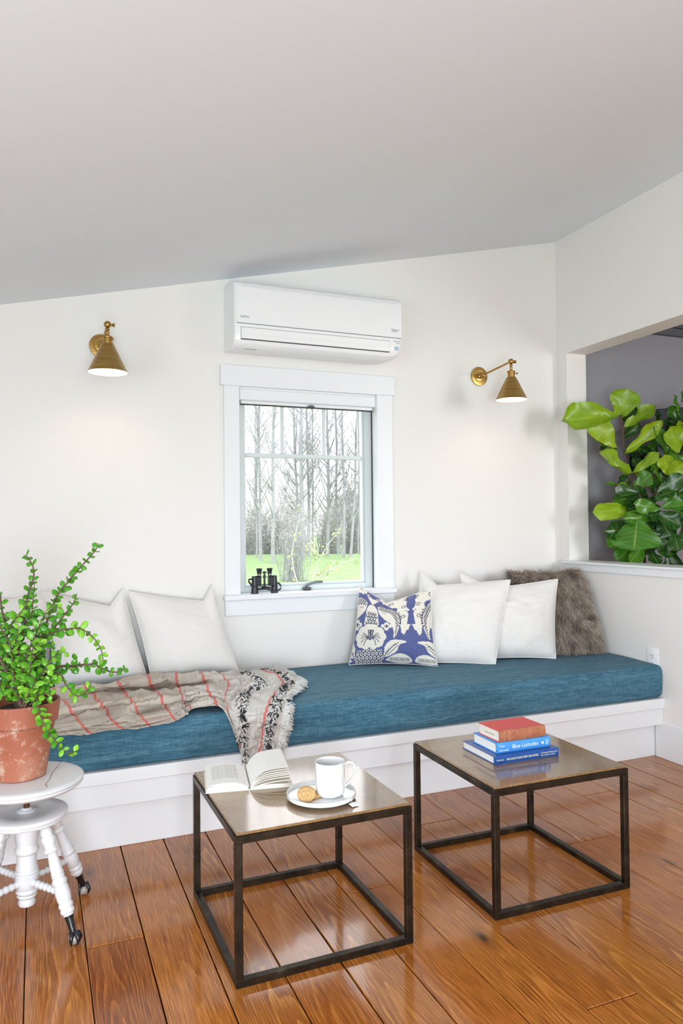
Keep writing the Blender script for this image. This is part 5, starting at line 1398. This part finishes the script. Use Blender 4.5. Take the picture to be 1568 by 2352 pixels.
# ------------------------------------------------------------------ fiddle-leaf fig and wall screen in the grey room
def fig():
    fx, fy = .40, -.40
    r = thing('fiddle_leaf_fig', (fx, fy, 0), 'tall fiddle-leaf fig with broad green leaves behind the wall opening', 'plant')
    m = MB(); m.lathe([(0, 0), (.13, 0), (.14, .01), (.175, .30), (.18, .31), (.168, .31), (.155, .27), (0, .27)], 40, Matrix.Translation((fx, fy, 0))); m.build('pot', 'plastic_white', r, 40)
    first = True
    for pts, rad in FIG_STEMS:
        pts = [Vector(p) for p in pts]
        if first or len(pts) == 2 or pts[-1].z < 1.05: pts = pts + [Vector((fx + (pts[-1].x - fx) * .4, fy + (pts[-1].y - fy) * .4, .6)), Vector((fx, fy, .26))]
        first = False
        pl = catmull(pts, 5); m = MB(); m.tube(pl, [rad * (.7 + .5 * i / len(pl)) for i in range(len(pl))], 8); m.build('stem', 'fig_bark', r, 60)
    rnd = random.Random(4); view = Vector((-.38, -.92, .0))
    def leaf(A, B, w, mat, roll, cup, wave, seed):
        A, B = Vector(A), Vector(B); d = (B - A); L = d.length; d.normalize()
        nn = view + Vector((0, 0, .25)); nn = (nn - d * nn.dot(d)).normalized(); nn = Matrix.Rotation(roll, 3, d) @ nn; x = d.cross(nn).normalized()
        hw = 1.3 * w / 2 / max(.45, abs(math.cos(roll)))
        nv, nh = 12, 8; vs = []; uv = []; fs = []
        for j in range(nv + 1):
            t = j / nv
            # fiddle outline: narrow heart base, waist, broad end
            f = (.50 * math.sin(PI * min(1, t / .62)) ** .8 if t < .31 else 0)
            wd = math.sin(PI * (t * .93 + .055) ** 1.25) ** .62 * (.70 + .42 * t) - .12 * math.exp(-((t - .36) / .12) ** 2)
            if j == nv: wd = .06
            if j == 0: wd = .05
            for i in range(nh + 1):
                u = 2 * i / nh - 1
                z = cup * L * (u * u - .35) * .35 - .30 * L * wave * (t - .45) ** 2 + .050 * L * math.sin(t * 13 + seed + u * 1.5) * abs(u) ** 1.4 + (.012 * L * abs(u) * math.cos(t * 42))
                yy = t + (.05 * abs(u) ** 2 * math.sin(PI * t))
                p = A + d * (L * yy) + x * (u * hw * max(.02, wd)) + nn * z
                p.y = min(p.y, -.012)
                vs.append((p - r.location)[:]); uv.append((u, t))
        for j in range(nv):
            for i in range(nh): a = j * (nh + 1) + i; fs.append((a, a + 1, a + nh + 2, a + nh + 1))
        me = bpy.data.meshes.new('leaf'); me.from_pydata(vs, [], fs)
        lay = me.uv_layers.new(name='UVMap'); idx = np.empty(len(me.loops), dtype=np.int32); me.loops.foreach_get('vertex_index', idx); lay.data.foreach_set('uv', np.array(uv)[idx].ravel())
        link_mesh('leaf', me, mat, r, 180)
    fill = []
    for k in range(44):
        A, B, w, c = FIG_LEAVES[rnd.randrange(14, len(FIG_LEAVES))]
        o = Vector((rnd.uniform(-.03, .12), rnd.uniform(-.05, .13), rnd.uniform(-.12, .05)))
        fill.append((Vector(A) + o, Vector(B) + o + rand_unit(rnd) * .05, w * rnd.uniform(.8, 1.1), rnd.choice((.1, .1, .2, .4))))
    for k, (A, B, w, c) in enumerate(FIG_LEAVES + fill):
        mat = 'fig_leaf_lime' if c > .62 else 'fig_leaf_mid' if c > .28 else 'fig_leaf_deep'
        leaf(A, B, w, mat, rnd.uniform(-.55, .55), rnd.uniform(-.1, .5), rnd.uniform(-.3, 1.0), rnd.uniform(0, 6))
fig()

def wall_screen():
    r = thing('flat_screen', (.62, -.10, 1.55), 'black flat screen on a wall bracket behind the fig leaves', 'screen')
    M = Matrix.Translation((.575, -.185, 1.62)) @ Matrix.Rotation(math.radians(-48), 4, 'Z')
    m = MB(); m.box(0, .60, -.024, .024, -.21, .205, .004, 1, M); m.build('panel', 'screen_black', r, 0)
    m = MB(); m.box(.012, .588, -.0255, -.0235, -.198, .193, 0, 1, M); m.build('display', 'black_gloss', r, 0)
    m = MB(); m.box(.54, .80, -.125, -.095, 1.50, 1.56, .003); m.box(.54, .60, -.11, -.0005, 1.47, 1.59, .003); m.build('bracket', 'screen_black', r, 0)
wall_screen()

# ------------------------------------------------------------------ outdoors
GZ = -0.35
def outdoors():
    # lawn: gently rolling grid
    N = 60; vs = []; fs = []
    x0, x1, y0, y1 = -60, 80, 0.5, 110
    for j in range(N + 1):
        for i in range(N + 1):
            x = x0 + (x1 - x0) * i / N; y = y0 + (y1 - y0) * (j / N) ** 1.6
            z = GZ + (0.5 * fbm((x * .05, y * .05, 0)) if y > 6 else 0) * min(1, (y - 6) / 20 if y > 6 else 0) - 0.1
            vs.append((x, y, z))
    for j in range(N):
        for i in range(N): a = j * (N + 1) + i; fs.append((a, a + 1, a + N + 2, a + N + 1))
    m = MB(); m.add(vs, fs); o = m.build('lawn', 'grass', None, 180); structure(o, 'bright spring lawn outside the window')
    m = MB(); m.box(-60, 80, -90, 0.45, GZ - .3, GZ - .1); structure(m.build('ground', 'grass', smooth=0))
    rnd = random.Random(77)
    def branch(m, p, d, L, rad, depth, twig):
        n = 4; pts = [p]; q = p.copy(); dd = d.copy()
        for k in range(n):
            dd = (dd + rand_unit(rnd) * .14 + Vector((0, 0, .10))).normalized(); q = q + dd * (L / n); pts.append(q.copy())
        m.tube(pts, [rad * (1 - .7 * k / n) for k in range(n + 1)], 5 if depth > 1 else 4, cap=False)
        if depth > 0:
            for k in range(rnd.randint(3, 5)):
                t = rnd.uniform(.25, 1); i = min(n - 1, int(t * n)); b = pts[i].lerp(pts[i + 1], t * n - i)
                nd = (dd * .7 + rand_unit(rnd) * .8 + Vector((0, 0, .25))).normalized()
                branch(m, b, nd, L * rnd.uniform(.4, .62), rad * .42, depth - 1, twig)
    # aspens: (x at tree, y, height, trunk radius, lean, label)
    spots = [(5.55, 26, 13, .06, .012, 'leftmost slim aspen in the window view'), (5.2, 24, 13, .085, -.01, 'pale aspen left of the first window bar with high side twigs'),
             (5.35, 23, 14, .10, .015, 'stout pale aspen with a forked crown just left of the first window bar'),
             (7.0, 25, 13, .075, -.012, 'slim aspen right of the first window bar'), (6.85, 24, 15, .13, .004, 'thickest pale aspen in the middle of the window view'),
             (7.55, 25.2, 13, .09, .006, 'second aspen hugging the thickest trunk on its right side'), (8.05, 26, 12, .06, .01, 'thin aspen between the middle trunks and the second window bar'),
             (8.35, 25, 14, .10, .012, 'pale aspen rising behind the second window bar'), (9.2, 26, 14, .085, -.004, 'pale aspen first to the right of the second window bar'),
             (8.75, 24.2, 14, .095, .003, 'pale aspen second to the right of the second window bar'), (8.9, 24, 13, .085, .075, 'pale aspen leaning clearly to the right near the window edge'),
             (10.3, 26.2, 13, .07, .01, 'rightmost slim aspen beside the right window edge'), (6.4, 29, 12, .06, .0, 'faint far aspen between the left trunks'), (8.7, 30, 12, .06, .01, 'faint far aspen between the right trunks')]
    for x, y, h, rad, lean, lb in spots:
        r = thing('aspen_tree', (x, y, GZ - .15), lb, 'tree', 'bare aspens beyond the lawn')
        m = MB(); n = 12; pts = []
        for k in range(n + 1):
            t = k / n; pts.append(Vector((x + lean * h * t + .10 * fbm((x, t * 3, y)), y + .08 * fbm((y, t * 3, x)), GZ - .15 + h * t)))
        rad *= .8; m.tube(pts, [rad * (1 - .75 * k / n) for k in range(n + 1)], 8, cap=False); m.build('trunk', 'aspen_bark', r, 60)
        m = MB()
        for k in range(32):
            t = rnd.uniform(.12, .6); i = min(n - 1, int(t * n)); p = pts[i].lerp(pts[i + 1], t * n - i); a = rnd.uniform(0, 2 * PI)
            branch(m, p, Vector((math.cos(a), math.sin(a), .9)).normalized(), rnd.uniform(.9, 2.0) * (1.2 - .6 * t), rad * .36 * (1.15 - t), 2, None)
        m.build('branches', 'branch_grey', r, 60, fixn=False)
    def shrub(name, lb, x, y, h, w, stems, leafn, lmat, tmat, grp, lsz=.035):
        r = thing(name, (x, y, GZ - .15), lb, 'shrub', grp); m = MB(); lm = MB()
        for k in range(stems):
            a = rnd.uniform(0, 2 * PI); f = rnd.random() ** .8; tip = Vector((x + math.cos(a) * w * f, y + math.sin(a) * w * f, GZ + h * rnd.uniform(.6, 1)))
            b = Vector((x + rnd.uniform(-.35, .35) * w, y + rnd.uniform(-.35, .35) * w, GZ - .2)); mid = b.lerp(tip, .5) + Vector((0, 0, .10 * h)) + rand_unit(rnd) * .09 * h
            pl = catmull([b, mid, tip], 4); m.tube(pl, [.007 * h / 2 * (1 - .8 * i / 8) for i in range(9)], 4, cap=False)
            for _ in range(leafn):
                p = pl[rnd.randrange(2, 9)] + rand_unit(rnd) * .10 * h * rnd.random(); u = rand_unit(rnd) * lsz; v = u.cross(rand_unit(rnd)).normalized() * lsz * .6
                lm.add([p - u, p + v, p + u, p - v], [(0, 1, 2, 3)])
            for _ in range(6):
                p = pl[rnd.randrange(1, 9)]; m.tube([p, p + (rand_unit(rnd) + Vector((0, 0, .7))).normalized() * h * .16], [.004 * h / 2, .001], 3, cap=False)
        m.build('twigs', tmat, r, 60, fixn=False)
        o = lm.build('foliage', lmat, r, 0, fixn=False); o['kind'] = 'stuff'
    shrub('bushy_shrub', 'bare twiggy shrub standing alone on the lawn in the window view', 3.75, 16, 1.9, .95, 110, 3, 'shrub_leaf', 'twig_grey', None, .022)
    und = [(4.6, 28), (6.0, 29), (7.4, 29.5), (8.8, 30), (10.2, 29.5), (11.8, 30), (5.4, 33), (7.6, 34), (9.8, 35), (12.4, 35), (3.4, 31), (6.6, 38), (9.4, 39), (12.0, 40), (14.2, 39), (4.4, 36)]
    where = ['lowest left corner thicket', 'left of the first bar', 'below the middle trunks', 'right of the middle trunks', 'below the second bar', 'at the right edge', 'far back on the left', 'far back in the middle', 'far back right of the middle', 'far back on the right', 'at the left edge', 'farthest back on the left', 'farthest back in the middle', 'farthest back right of the middle', 'farthest back on the right', 'farthest back at the left edge']
    for (x, y), wd in zip(und, where):
        shrub('undergrowth_shrub', 'hazy spring undergrowth bush in the window view, ' + wd, x, y, rnd.uniform(2.3, 3.8), rnd.uniform(1.2, 1.7), 130, 6, 'shrub_leaf' if rnd.random() < .7 else 'spring_leaf', 'twig_brown' if rnd.random() < .5 else 'twig_grey', 'undergrowth beyond the lawn', .035)
    # young sapling close to the glass
    x, y = 0.0, 4.2
    r = thing('young_sapling', (x, y, GZ - .1), 'young sapling with fresh yellow-green leaves close outside the window', 'sapling')
    m = MB(); lm = MB()
    for pts in ([(x, y, GZ - .1), (x + .0, y, .45), (x + .02, y, .62), (x + .10, y, .80), (x + .22, y, .98), (x + .32, y, 1.08)], [(x, y, .3), (x - .16, y, .50), (x - .22, y + .05, .80), (x - .20, y, 1.05), (x - .12, y, 1.35)],
                [(x + .02, y, .62), (x + .2, y - .05, .66), (x + .40, y, .74), (x + .55, y, .78)], [(x + .1, y, .8), (x + .02, y, .86), (x - .02, y, .93)], [(x + .05, y, .55), (x + .16, y, .62), (x + .25, y, .72)]):
        pl = catmull([Vector(p) for p in pts], 6); n = len(pl); m.tube(pl, [.009 * (1 - .8 * i / n) for i in range(n)], 6, cap=False)
        for _ in range(34):
            p = pl[rnd.randrange(3, n)] + rand_unit(rnd) * .05; u = rand_unit(rnd) * .022; v = u.cross(rand_unit(rnd)).normalized() * .012; lm.add([p - u, p + v, p + u, p - v], [(0, 1, 2, 3)])
    m.build('stems', 'twig_brown', r, 60, fixn=False); o = lm.build('foliage', 'spring_leaf', r, 0, fixn=False); o['kind'] = 'stuff'
    # rounded conifer in the background
    r = thing('conifer_tree', (14.0, 36, GZ - .2), 'soft green rounded conifer behind the aspens on the right', 'tree'); m = MB()
    for k in range(1500):
        t = rnd.random(); a = rnd.uniform(0, 2 * PI); rr = 1.7 * (1 - t ** 3) ** .6 * rnd.uniform(.6, 1); p = Vector((14.0 + rr * math.cos(a), 36 + rr * math.sin(a), GZ + .3 + 3.2 * t))
        u = rand_unit(rnd) * .16; v = u.cross(rand_unit(rnd)).normalized() * .06; m.add([p - u, p + v, p + u, p - v], [(0, 1, 2, 3)])
    o = m.build('foliage', 'conifer', r, 0, fixn=False); o['kind'] = 'stuff'
    m = MB(); m.tube([(14.0, 36, GZ - .2), (14.0, 36, GZ + 3)], [.15, .04], 8); m.build('trunk', 'twig_brown', r, 60)
    # the rest of the wood: one hazy belt that carries on to both sides and behind the shrubs
    m = MB(); lm = MB()
    for k in range(46):
        if k < 30: x, y = rnd.uniform(-34, 2.5), rnd.uniform(25, 36)
        else: x, y = rnd.uniform(13, 42), rnd.uniform(30, 44)
        h = rnd.uniform(9, 13); pts = [Vector((x + .12 * fbm((x, t, y)), y, GZ - .4 + h * t / 6)) for t in range(7)]
        m.tube(pts, [.09 * (1 - .12 * t) for t in range(7)], 5, cap=False)
        for _ in range(9):
            p = pts[rnd.randrange(1, 6)]; a = rnd.uniform(0, 2 * PI); branch(m, p, Vector((math.cos(a), math.sin(a), .9)).normalized(), rnd.uniform(1, 2), .022, 1, None)
        for _ in range(60):
            p = Vector((x + rnd.gauss(0, 1.2), y + rnd.gauss(0, .8), GZ - .2)); m.tube([p, p + Vector((rnd.uniform(-.4, .4), 0, rnd.uniform(1.2, 3.2)))], [.014, .003], 3, cap=False)
    o = m.build('woodland_belt', 'twig_grey', None, 60, fixn=False); o['kind'] = 'stuff'; tag(o, 'hazy grey woodland belt behind the lawn, to the sides of the aspens', 'woodland')
outdoors()
